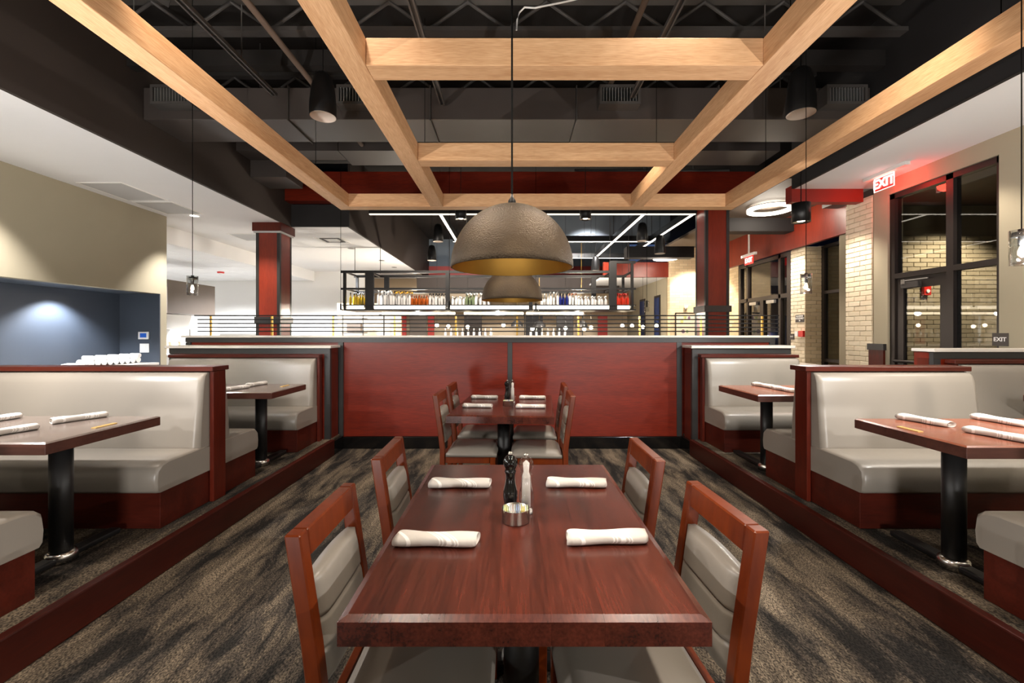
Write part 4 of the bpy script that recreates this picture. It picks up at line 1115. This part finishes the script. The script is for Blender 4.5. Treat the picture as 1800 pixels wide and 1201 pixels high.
# ================================================================== PENDANTS
def dome(y, label):
    r, zr = 0.285, 1.722
    t = thing('dome_pendant', label, 'pendant lamp', (0, y, zr), 'bronze dome pendants')
    n = 18
    outer = [(r * math.cos(k / n * PI / 2), zr + 1.04 * r * math.sin(k / n * PI / 2)) for k in range(n)] + [(0.006, zr + 1.04 * r)]
    rim = [(r - 0.006, zr - 0.0005)]
    mk('shade', lathe(NB(), rim + outer, 64, 0, y, cap=False), 'dome_bronze', t)
    ri = r - 0.0065
    inner = [(ri * math.cos(k / n * PI / 2), zr + 1.03 * ri * math.sin(k / n * PI / 2)) for k in range(n)] + [(0.004, zr + 1.03 * ri)]
    mk('gold_lining', lathe(NB(), inner, 64, 0, y, cap=False), 'dome_gold', t)
    top = zr + 1.04 * r
    mk('finial', lathe(NB(), [(0.02, top - 0.01), (0.018, top + 0.02), (0.008, top + 0.035), (0.0045, top + 0.05)], 16, 0, y), 'black_metal', t)
    bm = NB(); tube(bm, ((0, y, top + 0.03), (0, y, DECK - 0.02)), 0.0045, 8); mk('rod', bm, 'black_matte', t)
    mk('socket', cyl(NB(), 0, y, zr + 0.16, zr + 0.28, 0.022, 16), 'brass', t)
    mk('bulb', lathe(NB(), [(0.012, zr + 0.165), (0.03, zr + 0.13), (0.034, zr + 0.10), (0.02, zr + 0.075), (0.002, zr + 0.068)], 16, 0, y), 'white_gloss', t)
    mk('canopy', cyl(NB(), 0, y, DECK - 0.03, DECK - 0.001, 0.06, 20), 'black_metal', t)
dome(2.078, 'large hammered bronze dome pendant with gold lining, nearer one')
dome(4.155, 'hammered bronze dome pendant farther back over the far table')
def glass_pendant(x, y, label):
    zb = 1.78; h = 0.185; r = 0.047
    t = thing('glass_pendant', label, 'pendant lamp', (x, y, zb), 'clear glass pendants')
    prof = [(r * 0.72, zb + 0.012), (r * 0.95, zb + 0.002), (r, zb), (r, zb + h), (r * 0.9, zb + h), (r * 0.88, zb + 0.016)]
    mk('glass_shade', lathe(NB(), prof, 28, x, y, cap=False), 'clear_glass', t)
    mk('glass_base', lathe(NB(), [(0.0005, zb + 0.003), (r * 0.72, zb + 0.012), (r * 0.88, zb + 0.016)], 28, x, y, cap=False), 'clear_glass', t)
    mk('top_ring', lathe(NB(), [(r * 0.86, zb + h - 0.035), (r * 0.86, zb + h - 0.012), (r * 0.3, zb + h - 0.006)], 20, x, y, cap=False), 'steel', t)
    mk('socket', cyl(NB(), x, y, zb + 0.10, zb + h + 0.006, 0.014, 14), 'black_metal', t)
    mk('bulb', lathe(NB(), [(0.008, zb + 0.1), (0.016, zb + 0.075), (0.016, zb + 0.055), (0.003, zb + 0.04)], 14, x, y), 'filament', t)
    bm = NB(); tube(bm, ((x, y, zb + h), (x, y, DECK - 0.01)), 0.003, 6); mk('cord', bm, 'black_matte', t)
glass_pendant(-3.075, 4.27, 'clear glass cylinder pendant over the far left booth')
glass_pendant(2.717, 4.10, 'clear glass cylinder pendant over the far right booth')
glass_pendant(2.71, 2.36, 'clear glass cylinder pendant cut by the right edge of the picture')
for px, py, y, l in ((599, 545, 8.0, 'small far glass pendant beside the left end of the bar frame'), (942, 545, 8.0, 'small far glass pendant below the far dome'), (790, 540, 8.4, 'small far glass pendant left of the far dome'), (1137, 540, 8.0, 'small far glass pendant right of the bar frame')):
    x = (px - 900) * y / F; zb = EYE + (585 - py - 8) * y / F
    t = thing('glass_pendant', l, 'pendant lamp', (x, y, zb), 'clear glass pendants')
    mk('glass_shade', lathe(NB(), [(0.045, zb), (0.048, zb + 0.19)], 16, x, y), 'clear_glass', t)
    mk('socket', cyl(NB(), x, y, zb + 0.08, zb + 0.2, 0.014, 10), 'black_metal', t)
    bm = NB(); tube(bm, ((x, y, zb + 0.19), (x, y, DECK - 0.02 if x > -3.1 else ZL - 0.001)), 0.004, 6); mk('cord', bm, 'black_matte', t)
# black cylinder downlights
def can(x, y, zb, r, h, zt, label):
    t = thing('cylinder_downlight', label, 'ceiling light', (x, y, zb), 'black cylinder downlights')
    mk('housing', lathe(NB(), [(r * 0.86, zb + 0.03), (r * 0.9, zb), (r, zb), (r, zb + h), (0.0005, zb + h + 0.001)], 28, x, y, cap=False), 'black_metal', t)
    mk('reflector', lathe(NB(), [(0.0005, zb + 0.035), (r * 0.5, zb + 0.03), (r * 0.86, zb + 0.008)], 24, x, y, cap=False), 'steel', t)
    mk('lamp', lathe(NB(), [(0.0005, zb + 0.012), (r * 0.4, zb + 0.012), (r * 0.45, zb + 0.03)], 16, x, y, cap=False), 'led_soft', t)
    bm = NB(); tube(bm, ((x, y, zb + h), (x, y, zt)), 0.006, 6); mk('stem', bm, 'black_metal', t)
y = 5.9; can(508 * y / F, y, EYE + (585 - 391) * y / F, 0.112, 0.25, DECK - 0.001, 'black cylinder downlight hanging near the right soffit end')
y = 8.1
can(-90 * y / F, y, EYE + (585 - 386) * y / F, 0.105, 0.22, DECK - 0.001, 'black cylinder downlight behind the oak grid left of the dome'); can(129 * y / F, y, EYE + (585 - 386) * y / F, 0.105, 0.22, DECK - 0.001, 'black cylinder downlight behind the oak grid right of the dome')
# ring lights
def ring(x, y, z, r, label):
    t = thing('ring_light', label, 'ceiling light', (x, y, z), 'ring lights')
    prof = [(r - 0.07, z), (r, z), (r, z + 0.05), (r - 0.07, z + 0.05)]
    mk('diffuser', lathe(NB(), prof + [prof[0]], 40, x, y, cap=False), 'led', t)
    mk('top_band', lathe(NB(), [(r - 0.075, z + 0.051), (r + 0.004, z + 0.051), (r + 0.004, z + 0.066), (r - 0.075, z + 0.066)], 40, x, y, cap=False), 'steel_brush', t)
    bm = NB()
    for k in range(3):
        a = 2 * PI * k / 3; tube(bm, ((x + (r - 0.035) * math.cos(a), y + (r - 0.035) * math.sin(a), z + 0.06), (x, y, 3.82)), 0.004, 5)
    mk('hanger', bm, 'black_metal', t)
ring(453 * 8.35 / F, 8.35, EYE + (585 - 371) * 8.35 / F, 0.385, 'glowing ring light above the entrance right of the right column')
ring(270 * 11.6 / F, 11.6, EYE + (585 - 456) * 11.6 / F, 0.31, 'smaller glowing ring light left of the right column')

# ================================================================== LINEAR LIGHT GRID ABOVE THE BAR
ZG = 3.75
t = thing('linear_light_grid', 'black frame of linear lights hanging above the bar', 'ceiling light', (1.0, 11, ZG))
def lin(x0, x1, y0, y1):
    mk('light_bar', BX(x0, x1, y0, y1, ZG, ZG + 0.14), 'black_metal', t)
    mx = 0.012 if x1 - x0 < y1 - y0 else 0.0; my = 0.012 if x1 - x0 > y1 - y0 else 0.0
    mk('light_strip', BX(x0 + mx, x1 - mx, y0 + my, y1 - my, ZG - 0.008, ZG - 0.0005), 'led_bar', t)
for y in (8.68, 11.3, 13.8): lin(-2.8 if y < 9 else -1.5, 3.6, y, y + 0.08)
for x in (-1.45, 2.55, 3.52): lin(x, x + 0.08, 8.77, 13.79)
bm = NB()
for x in (-1.41, 2.59, 3.56):
    for y in (8.72, 11.3, 13.8): tube(bm, ((x, y, ZG + 0.14), (x, y, DECK - 0.01)), 0.008, 5)
mk('hanger_wire', bm, 'steel_dark', t)

# ================================================================== BAR
YF, YBK = 10.5, 11.35
U = YF / F
X = lambda px: (px - 900) * U
Z = lambda py: EYE + (585 - py) * U
ZS = Z(536)
t = thing('bar_shelf_frame', 'black steel hanging bottle shelf frame above the bar', 'shelf frame', (X(860), YF, Z(545)))
def fb(n, *a, m='black_metal'): return mk(n, BX(*a), m, t)
for px, hw_ in ((606, 0.03), (650, 0.10), (787, 0.05), (933, 0.045), (1077, 0.09), (1111, 0.03)):
    fb('post', X(px) - hw_, X(px) + hw_, YF - 0.03, YF + 0.03, Z(545), Z(478 if px < 1000 else 461))
for px in (606, 1111): fb('post', X(px) - 0.03, X(px) + 0.03, YBK - 0.03, YBK + 0.03, Z(545), Z(478))
for px in (662, 1055): fb('post', X(px) - 0.06, X(px) + 0.06, YBK - 0.03, YBK + 0.03, Z(545), Z(478))
for y_ in (YF, YBK):
    fb('frame_rail', X(600), X(1000 if y_ == YF else 1117), y_ - 0.025, y_ + 0.025, Z(478) - 0.03, Z(478) + 0.03)
    fb('frame_rail', X(600), X(1117), y_ - 0.032, y_ + 0.032, Z(508) - 0.022, Z(508) + 0.022)
fb('frame_rail', X(1000), X(1083), YF - 0.024, YF + 0.024, Z(478) - 0.029, Z(478) + 0.029)
fb('frame_rail', X(1072), X(1117), YF - 0.025, YF + 0.025, Z(461) - 0.03, Z(461) + 0.03)
for px in (606, 650, 1077, 1111):
    for zz in (Z(478), Z(508)): fb('frame_rail', X(px) - 0.02, X(px) + 0.02, YF + 0.035, YBK - 0.035, zz - 0.02, zz + 0.02)
fb('shelf_board', X(602), X(1117), YF - 0.05, YBK + 0.05, ZS - 0.022, ZS)
fb('shelf_board', X(602), X(1117), YF - 0.06, YBK + 0.06, Z(546), Z(543.6))
for a, b_ in ((612, 640), (659, 783), (792, 929), (937, 1070), (1085, 1106)):
    fb('light_strip', X(a), X(b_), YF - 0.045, YF - 0.02, Z(543.4), ZS - 0.024, m='led_soft')
bm = NB()
for px in (616, 662, 787, 1077, 1111): tube(bm, ((X(px), YF + 0.3, Z(478)), (X(px), YF + 0.3, ZL if X(px) < -3.2 else DECK)), 0.008, 5)
mk('hanger_rod', bm, 'steel_dark', t)
# bottles
def bottle_mesh(h, r, neck, shoulder):
    p = [(r * 0.95, 0), (r, 0.01), (r, h * shoulder), (neck, h * (shoulder + 0.16)), (neck, h * 0.86), (neck * 1.25, h * 0.86), (neck * 1.25, h), (0.001, h)]
    return lathe(NB(), p, 12, cap=False, mat_at=lambda k: 1 if k >= 4 else 0)
rows = [(613, 639, 6, 0.30, 0.030, 0.012, 0.55, 'bottle_yellow', 'cap_dark', 'yellow green wine bottle with dark neck on the bar shelf'),
        (663, 684, 5, 0.35, 0.036, 0.015, 0.62, 'bottle_clear', 'cap_white', 'tall clear white bottle on the left of the bar shelf'),
        (689, 718, 7, 0.33, 0.034, 0.014, 0.55, 'bottle_clear', 'cap_yellow', 'clear bottle with yellow cap on the bar shelf'),
        (722, 749, 5, 0.25, 0.034, 0.013, 0.55, 'bottle_amber', 'cap_copper', 'squat amber bottle on the bar shelf'),
        (754, 781, 6, 0.28, 0.030, 0.013, 0.58, 'bottle_clear', 'cap_dark', 'clear bottle with dark cap on the bar shelf'),
        (794, 814, 4, 0.21, 0.042, 0.014, 0.62, 'bottle_clear', 'cap_white', 'short clear bottle right of the shelf centre post'),
        (819, 831, 3, 0.30, 0.034, 0.014, 0.50, 'bottle_green', 'cap_white', 'grey green bottle with white cap on the bar shelf'),
        (836, 858, 4, 0.30, 0.034, 0.014, 0.50, 'bottle_clear', 'cap_white', 'clear bottle with white cap left of the far dome'),
        (953, 964, 3, 0.28, 0.040, 0.014, 0.45, 'bottle_clear', 'cap_white', 'clear bottle just right of the far dome'),
        (969, 981, 3, 0.32, 0.034, 0.015, 0.56, 'bottle_clear', 'cap_white', 'tall clear bottle beside the blue bottles'),
        (986, 998, 3, 0.29, 0.034, 0.014, 0.58, 'bottle_blue', 'cap_dark', 'dark blue bottle on the bar shelf'),
        (1003, 1014, 3, 0.29, 0.034, 0.015, 0.60, 'bottle_clear', 'cap_copper', 'clear bottle with copper cap right of the blue bottles'),
        (1019, 1067, 9, 0.22, 0.037, 0.013, 0.52, 'bottle_clear', 'cap_white', 'round shouldered clear bottle with white label on the right of the bar shelf'),
        (1088, 1106, 5, 0.29, 0.032, 0.013, 0.50, 'bottle_red', 'cap_red', 'red orange bottle at the right end of the bar shelf')]
for (a, b_, n, h, r, nk, sh, mt, cp, lab) in rows:
    src = None
    for i in range(n):
        x = X(a + (b_ - a) * i / max(1, n - 1))
        for k in range(2 if n * 1 and (b_ - a) / n > 3.0 else 1):
            if src is None:
                src = mk('bottle', bottle_mesh(h, r, nk, sh), [mt, cp]); o = src
            else:
                o = src.copy(); COL.objects.link(o)
            o.location = (x + (0.012 if k else 0), YF + 0.13 + (0.20 + 0.075 * (i % 2) if k else 0.075 * (i % 2)) + random.uniform(-0.01, 0.01), ZS + 0.0005)
            tag(o, lab, 'bottle', lab + 's')
# second lit shelf and back bar
t = thing('back_bar_shelf', 'lower lit bar shelf seen between the railing bars', 'shelf', (0, 12.6, 1.9))
V = 12.6 / F
for a, b_ in ((672, 800), (816, 920), (925, 1025)):
    mk('light_strip', BX((a - 900) * V, (b_ - 900) * V, 12.55, 12.6, EYE + 32 * V, EYE + 37.5 * V), 'led_soft', t)
mk('shelf_board', BX((668 - 900) * V, (1030 - 900) * V, 12.5, 12.9, EYE + 30 * V, EYE + 31.9 * V), 'black_metal', t)
for a in (668, 922, 1026): mk('bracket', BX((a - 900) * V, (a + 2 - 900) * V, 12.91, 12.95, 0.0, EYE + 30 * V), 'black_metal', t)
mk('low_shelf', BX((668 - 900) * V, (1030 - 900) * V, 12.55, 12.905, 1.27, 1.30), 'black_metal', t)
t = thing('bar_counter', 'bar counter behind the half wall', 'bar counter', (-0.5, 10.9, 0))
mk('front', BX(-4.0, 2.9, 10.55, 10.65, 0, 1.08), 'cherry_panel_z', t); mk('top', bev(BX(-4.05, 2.95, 10.3, 11.1, 1.081, 1.13), 0.005), 'ledge', t)
V = 16.0 / F
for a, b_, m, l in ((612, 652, 'panel_grey', 'grey panel behind the left end of the bar'), (698, 714, 'red_wall', 'red panel behind the bar, left of two'), (752, 763, 'red_wall', 'slim red panel behind the bar'), (720, 750, 'taupe', 'dark mirror panel behind the bar between red panels'),
                    (924, 954, 'fascia_black', 'black panel behind the bar below the far dome'), (978, 1008, 'steel_dark', 'dark mirror panel behind the right of the bar'), (1051, 1068, 'red_wall', 'red panel behind the right end of the bar'), (816, 847, 'fascia_brown', 'dark menu panel behind the bar left of the far dome')):
    o = mk('wall_panel', bev(BX((a - 900) * V, (b_ - 900) * V, 16.0, 16.06, 0.4, EYE + 30 * V), 0.01, 1), m, loc=((a - 900) * V, 16.0, 0.4)); tag(o, l, 'panel')
# globe pendants over the bar
gl = None
for px, py, y, w_ in ((822, 575, 12, 'right of the red back bar panel'), (885, 572, 12, 'below the left rim of the far dome'), (936, 578, 12, 'below the right rim of the far dome'), (994, 577, 12.2, 'leftmost of the trio below the blue bottles'),
                  (1027, 579, 12.2, 'middle of the trio below the blue bottles'), (1039, 576, 11.6, 'rightmost of the trio below the blue bottles'), (1094, 573, 12, 'below the red bottles, left of two'), (1111, 573, 12, 'below the red bottles, right of two'),
                  (1130, 575, 12.6, 'left of the far brick wall, left of two'), (1154, 573, 12.6, 'left of the far brick wall, right of two'), (768, 572, 12, 'left of the near dome, left of two'), (788, 574, 12, 'left of the near dome, right of two')):
    x = (px - 900) * y / F; z = EYE + (585 - py) * y / F
    g = thing('globe_pendant', 'small glowing globe bulb pendant ' + w_, 'pendant lamp', (x, y, z), 'bar globe bulbs')
    if gl is None:
        gl = mk('globe', lathe(NB(), [(0.002, z - 0.05)] + [(0.05 * math.cos(a * PI / 8), z + 0.05 * math.sin(a * PI / 8)) for a in range(-3, 4)] + [(0.002, z + 0.05)], 12, x, y, cap=False), 'bulb', g)
    else: linked('globe', gl, g, (0, 0, 0))
    mk('cord', tube(NB(), ((x, y, z + 0.05), (x, y, DECK - 0.001 if x < 2.6 else (DECK - 0.001 if y < 12.6 else 2.999))), 0.004, 5), 'black_metal', g)
# black shade pendants behind the bar
for px, py, y, l in ((909, 574, 13.4, 'small black dome shade below the left side of the far dome'), (948, 575, 13.4, 'small black dome shade below the right side of the far dome'), (1022, 575, 13.4, 'small black dome shade right of the far dome')):
    x = (px - 900) * y / F; z = EYE + (585 - py) * y / F; r = 0.19
    t = thing('bar_pendant', l, 'pendant lamp', (x, y, z))
    mk('shade', lathe(NB(), [(r * math.cos(k * PI / 16), z + r * math.sin(k * PI / 16)) for k in range(8)] + [(0.004, z + r)], 20, x, y, cap=False), 'black_trim', t)
    bm = NB(); tube(bm, ((x, y, z + r), (x, y, DECK - 0.001)), 0.006, 5); mk('cord', bm, 'brass', t)
# back bar bottles on a low shelf
src = None
for i in range(16):
    px = 783 + 10 * i + (60 if i > 8 else 0); y = 12.7; x = (px - 900) * y / F
    if px > 1010: continue
    if src is None: src = mk('bottle', bottle_mesh(0.24, 0.034, 0.013, 0.55), ['bottle_clear', 'cap_white']); o = src
    else: o = src.copy(); COL.objects.link(o)
    o.location = (x, y, 1.3005); tag(o, 'small clear bottle on the low back bar shelf behind the railing', 'bottle', 'back bar bottles')

# ================================================================== KITCHEN AND NICHE
o = struct('wall_hood', BX(-8.6, -8.0, 10.3, 11.95, 1.88, 2.66), 'taupe', label='taupe bulkhead above the kitchen counter')
t = thing('kitchen_counter', 'white kitchen counter with shelves beyond the left wall', 'counter', (-8.3, 11, 0))
mk('body', BX(-8.7, -8.0, 9.6, 13.0, 0, 0.9), 'steel_brush', t); mk('worktop', bev(BX(-8.75, -7.95, 9.55, 13.05, 0.901, 0.94), 0.004), 'white_gloss', t)
mk('upstand', BX(-8.7, -8.62, 9.6, 13.0, 0.941, 1.88), 'kitchen_white', t)
mk('shelf', BX(-8.6, -8.05, 9.8, 11.2, 1.50, 1.53), 'steel_brush', t); mk('bracket', BX(-8.08, -8.05, 11.1, 11.14, 0.941, 1.50), 'steel_brush', t)
t = thing('kitchen_appliance', 'dark steel kitchen appliance behind the railing', 'appliance', (-7.6, 12.3, 0))
mk('body', BX(-7.85, -6.4, 12.0, 12.6, 0.0, 1.32), 'steel_dark', t); mk('top_shelf', bev(BX(-7.88, -6.35, 11.95, 12.65, 1.321, 1.40), 0.01), 'steel_brush', t); mk('control_panel', BX(-7.8, -7.2, 11.985, 12.0, 1.1, 1.25), 'black_gloss', t)
src = None
for i, (x, y) in enumerate(((-8.25, 10.35), (-8.25, 10.55), (-8.25, 10.75), (-8.2, 11.0))):
    if src is None: src = mk('cup_stack', lathe(NB(), [(0.05, 0), (0.062, 0.12), (0.066, 0.12), (0.055, 0.19), (0.068, 0.26), (0.0005, 0.262)], 14, cap=False), 'cream_light'); o = src
    else: o = src.copy(); COL.objects.link(o)
    o.location = (x, y, 0.941); tag(o, 'small stack of pale cups on the kitchen counter', 'cups', 'kitchen cup stacks')
t = thing('steel_shelving', 'dark wire shelving beyond the left column', 'shelving', (-4.9, 12.6, 0))
for z in (0.6, 1.0, 1.4, 1.8): mk('shelf', BX(-4.75, -4.15, 12.4, 12.75, z, z + 0.03), 'steel_dark', t)
for x in (-4.75, -4.18): mk('upright', BX(x, x + 0.03, 12.4, 12.43, 0, 1.9), 'steel_dark', t)
for i, z in enumerate((1.03, 1.43)):
    o = mk('storage_bin', bev(BX(-4.65, -4.25, 12.46, 12.7, z + 0.001, z + 0.25), 0.02), 'taupe' if i else 'black_trim', loc=(-4.45, 12.6, z)); tag(o, ('black storage bin low on the dark shelving', 'brown storage bin high on the dark shelving')[i], 'bin')
# serving counter in the niche
t = thing('serving_counter', 'pale serving counter inside the dark niche', 'counter', (-6.5, 5.4, 0))
mk('cabinet', BX(-6.855, -6.2, 3.05, 7.75, 0, 0.86), 'cherry_dark', t); mk('worktop', bev(BX(-6.857, -6.165, 3.03, 7.755, 0.861, 0.90), 0.004), 'ledge', t)
t = thing('linen_stack', 'row of upright rolled white linen on the serving counter', 'linen', (-6.42, 7.1, 0.90))
for k in range(9):
    y = 6.68 + 0.105 * k; bm = NB(); tube(bm, ((-6.52, y, 0.962), (-6.33, y, 0.962)), 0.05, 12); bm2 = bm
    mk('linen_roll', bm, 'white_paint', t)
    if k % 2 == 0: mk('linen_roll', tube(NB(), ((-6.50, y + 0.05, 1.035), (-6.35, y + 0.05, 1.035)), 0.035, 12), 'white_paint', t)
mk('tray', bev(BX(-6.56, -6.28, 6.60, 7.62, 0.9005, 0.912), 0.003), 'steel_brush', t)
for k, (y0, y1, z1, l) in enumerate(((6.02, 6.30, 0.93, 'flat folded white napkin at the left on the serving counter'), (6.31, 6.56, 0.97, 'thicker folded white napkin beside the linen row'))):
    bm = NB(); prism(bm, [(y0, 0.9005), (y1, 0.9005), (y1 - 0.02, z1), (y0 + 0.14, z1 - 0.01)], 'X', -6.55, -6.30); bev(bm, 0.008, 2)
    o = mk('folded_linen', bm, 'white_paint', loc=(-6.42, (y0 + y1) / 2, 0.9005)); tag(o, l, 'linen')
# thermostat and switch on the niche return
def niche(px, py): return ((px - 900) * 7.758 / F, EYE + (585 - py) * 7.758 / F)
x, z = niche(253.5, 590)
t = thing('thermostat', 'white thermostat with blue screen in the niche', 'thermostat', (x, 7.759, z))
mk('case', bev(BX(x - 0.09, x + 0.09, 7.735, 7.7595, z - 0.065, z + 0.065), 0.006), 'white_gloss', t); mk('display', BX(x - 0.055, x + 0.055, 7.7335, 7.735, z - 0.035, z + 0.04), 'screen', t)
x, z = niche(254.5, 612)
t = thing('wall_switch', 'square white wall switch below the thermostat', 'switch', (x, 7.759, z))
mk('plate', bev(BX(x - 0.08, x + 0.08, 7.747, 7.7595, z - 0.078, z + 0.078), 0.003), 'white_gloss', t); mk('rocker', bev(BX(x - 0.03, x + 0.03, 7.740, 7.7468, z - 0.045, z + 0.045), 0.002), 'white_paint', t)

# ================================================================== SIGNS
XS = 4.95
t = thing('exit_sign', 'edge lit red EXIT sign hanging below the right soffit', 'sign', (XS, 5.9, ZR))
mk('canopy', bev(BX(XS - 0.035, XS + 0.035, 5.55, 6.22, ZR - 0.045, ZR - 0.0005), 0.004), 'white_paint', t)
p = mk('acrylic_panel', BX(XS - 0.004, XS + 0.004, 5.75, 6.06, 3.335, 3.505), 'acrylic', t)
mk('edge_frame', box(box(box(box(NB(), XS - 0.005, XS + 0.005, 5.745, 5.750, 3.33, 3.51), XS - 0.005, XS + 0.005, 6.06, 6.065, 3.33, 3.51), XS - 0.005, XS + 0.005, 5.75, 6.06, 3.33, 3.335), XS - 0.005, XS + 0.005, 5.75, 6.06, 3.505, 3.51), 'exit_white', t)
mk('red_field', BX(XS + 0.0045, XS + 0.007, 5.755, 6.055, 3.34, 3.50), 'exit_red', t)
rot = (R(90), 0, R(-90))
text_mesh('EXIT', 0.165, 0.002, 'exit_white', t, (XS - 0.007, 5.905, 3.42), rot, bold=0.004)
l = point('exit_glow', (XS + 0.05, 5.9, 3.38), 5, (1.0, 0.05, 0.03), 0.08)
yc = F * XR / 859; zc = EYE + (585 - 597) * yc / F
t = thing('exit_placard', 'small brown EXIT placard on the greige wall', 'sign', (XR - 0.001, yc, zc))
mk('plate', bev(BX(XR - 0.008, XR - 0.0005, yc - 0.08, yc + 0.08, zc - 0.07, zc + 0.07), 0.002, 1), 'sign_brown', t)
text_mesh('EXIT', 0.062, 0.001, 'white_paint', t, (XR - 0.0095, yc, zc), rot, bold=0.0012)
t = thing('exit_sign', 'far red exit sign above the main entrance doors', 'sign', (5.4, 10.3, 3.2))
mk('panel', BX(5.40, 5.415, 9.95, 10.30, 2.98, 3.16), 'exit_red', t); mk('canopy', BX(5.37, 5.44, 9.85, 10.4, 3.161, 3.22), 'white_paint', t)
mk('stem', BX(5.395, 5.415, 10.1, 10.14, 3.22, 3.82), 'white_paint', t)
text_mesh('EXIT', 0.15, 0.002, 'exit_white', t, (5.397, 10.125, 3.07), rot, bold=0.003)
# notices on the entry brick wall
def entry(px, py):
    y = F * 5.79 / (px - 900); return y, EYE + (585 - py) * y / F
y, z = entry(1406, 560)
t = thing('notice_plate', 'dark notice plate with white lettering on the entry brick', 'sign', (5.79, y, z))
mk('plate', BX(5.783, 5.79, y - 0.13, y + 0.13, z - 0.075, z + 0.075), 'sign_brown', t)
for k, s_ in enumerate(('MAXIMUM', 'OCCUPANCY', '30')): text_mesh(s_, 0.045, 0.001, 'white_paint', t, (5.7815, y, z + 0.042 - 0.043 * k), rot, bold=0.001)
y, z = entry(1408, 587)
t = thing('fire_alarm', 'red and white fire alarm box on the entry brick', 'alarm', (5.79, y, z))
mk('box', bev(BX(5.745, 5.79, y - 0.12, y + 0.02, z - 0.06, z + 0.06), 0.004), 'fire_red', t); mk('lens', bev(BX(5.735, 5.79, y + 0.025, y + 0.12, z - 0.05, z + 0.05), 0.004), 'white_gloss', t)
y, z = entry(1392.5, 592)
t = thing('notice_plate', 'tiny dark notice plate left of the fire alarm', 'sign', (5.79, y, z)); mk('plate', BX(5.783, 5.79, y - 0.07, y + 0.07, z - 0.06, z + 0.06), 'sign_brown', t); text_mesh('EXIT', 0.05, 0.001, 'white_paint', t, (5.7815, y, z), rot)
# framed art on the far brick
t = thing('framed_picture', 'colourful abstract picture in a thin black frame on the far brick wall', 'picture', (4.9, 12.49, 1.35))
V = 12.49 / F; x0, x1, z0, z1 = (1188 - 900) * V, (1221 - 900) * V, 1.1, EYE + (585 - 551) * V
mk('canvas', BX(x0, x1, 12.475, 12.4995, z0, z1), 'art_cream', t)
bm = NB(); box(bm, x0 - 0.02, x0, 12.46, 12.4995, z0 - 0.02, z1 + 0.02); box(bm, x1, x1 + 0.02, 12.46, 12.4995, z0 - 0.02, z1 + 0.02); box(bm, x0, x1, 12.46, 12.4995, z1, z1 + 0.02); box(bm, x0, x1, 12.46, 12.4995, z0 - 0.02, z0); mk('frame', bm, 'black_metal', t)
for k in range(9):
    cx = random.uniform(x0 + 0.06, x1 - 0.06); cz = random.uniform(z0 + 0.2, z1 - 0.08); r_ = random.uniform(0.02, 0.05)
    bm = NB(); prism(bm, [(cx + r_ * math.cos(a), cz + r_ * 1.2 * math.sin(a)) for a in [2 * PI * q / 7 for q in range(7)]], 'Y', 12.4735 - 0.0005 * k, 12.475); mk('paint_patch', bm, ('art_yellow', 'art_violet', 'art_green')[k % 3], t)
# small sconce, host stand, exterior lights
t = thing('wall_sconce', 'small white sconce above the picture on the far brick', 'sconce', ((1205 - 900) * V, 12.45, EYE + 44 * V)); x = (1205 - 900) * V; z = EYE + 44 * V
mk('shade', lathe(NB(), [(0.03, z - 0.05), (0.05, z + 0.05)], 14, x, 12.44), 'white_gloss', t); mk('mount', BX(x - 0.015, x + 0.015, 12.48, 12.4995, z - 0.08, z + 0.04), 'steel_brush', t)
t = thing('host_stand', 'small dark host stand with pale top beside the far right booth', 'host stand', (5.2, 8.3, 0))
mk('cabinet', BX(5.05, 5.55, 8.1, 8.5, 0, 0.80), 'black_trim', t); mk('top', bev(BX(5.0, 5.6, 8.05, 8.55, 0.801, 0.84), 0.004), 'ledge', t)
o = mk('small_vase', lathe(NB(), [(0.03, 0.841), (0.045, 0.9), (0.03, 0.98), (0.035, 1.0)], 14, 5.15, 8.3), 'tan_wall', loc=(5.15, 8.3, 0.841)); tag(o, 'little tan vase on the host stand', 'vase')
struct('wall_sky_backdrop', BX(8.5, 8.6, 7.9, 20, 0, 5), 'exterior_blue', label='night blue backdrop for the sky outside the entrance doors')  # blue wall added as a stand-in for the night sky
for k, (y, z) in enumerate(((12.2, 1.35), (13.4, 1.6), (14.6, 1.3), (13.0, 2.4))):
    o = thing('street_lamp_or_reflection', 'x', 'lamp', (8.4, y, 0)); mk('post', cyl(NB(), 8.4, y, 0, z - 0.05, 0.02, 8), 'black_metal', o); mk('lantern', lathe(NB(), [(0.002, z - 0.05), (0.05, z - 0.02), (0.05, z + 0.02), (0.002, z + 0.05)], 12, 8.4, y, cap=False), 'lamp_blue' if k < 3 else 'green_reflection', o); tag(o, ('pale blue lamp outside the entrance doors, leftmost', 'pale blue lamp outside the entrance doors, middle', 'pale blue lamp outside the entrance doors, rightmost', 'green glow outside standing in for the reflected exit sign')[k], 'lamp')  # the green lantern is put in for a sign reflected in the glass
# fire horn inside the vestibule
t = thing('fire_horn', 'red fire horn on the brick beyond the exit door', 'alarm', (7.35, 7.595, 2.3))
V = 7.58 / F; x = (1627 - 900) * V; z = EYE + (585 - 507) * V
mk('box', bev(BX(x - 0.06, x + 0.06, 7.54, 7.596, z - 0.12, z + 0.12), 0.006), 'fire_red', t); bm = NB(); tube(bm, ((x, 7.525, z - 0.05), (x, 7.54, z - 0.05)), 0.03, 12); mk('lens', bm, 'white_gloss', t)
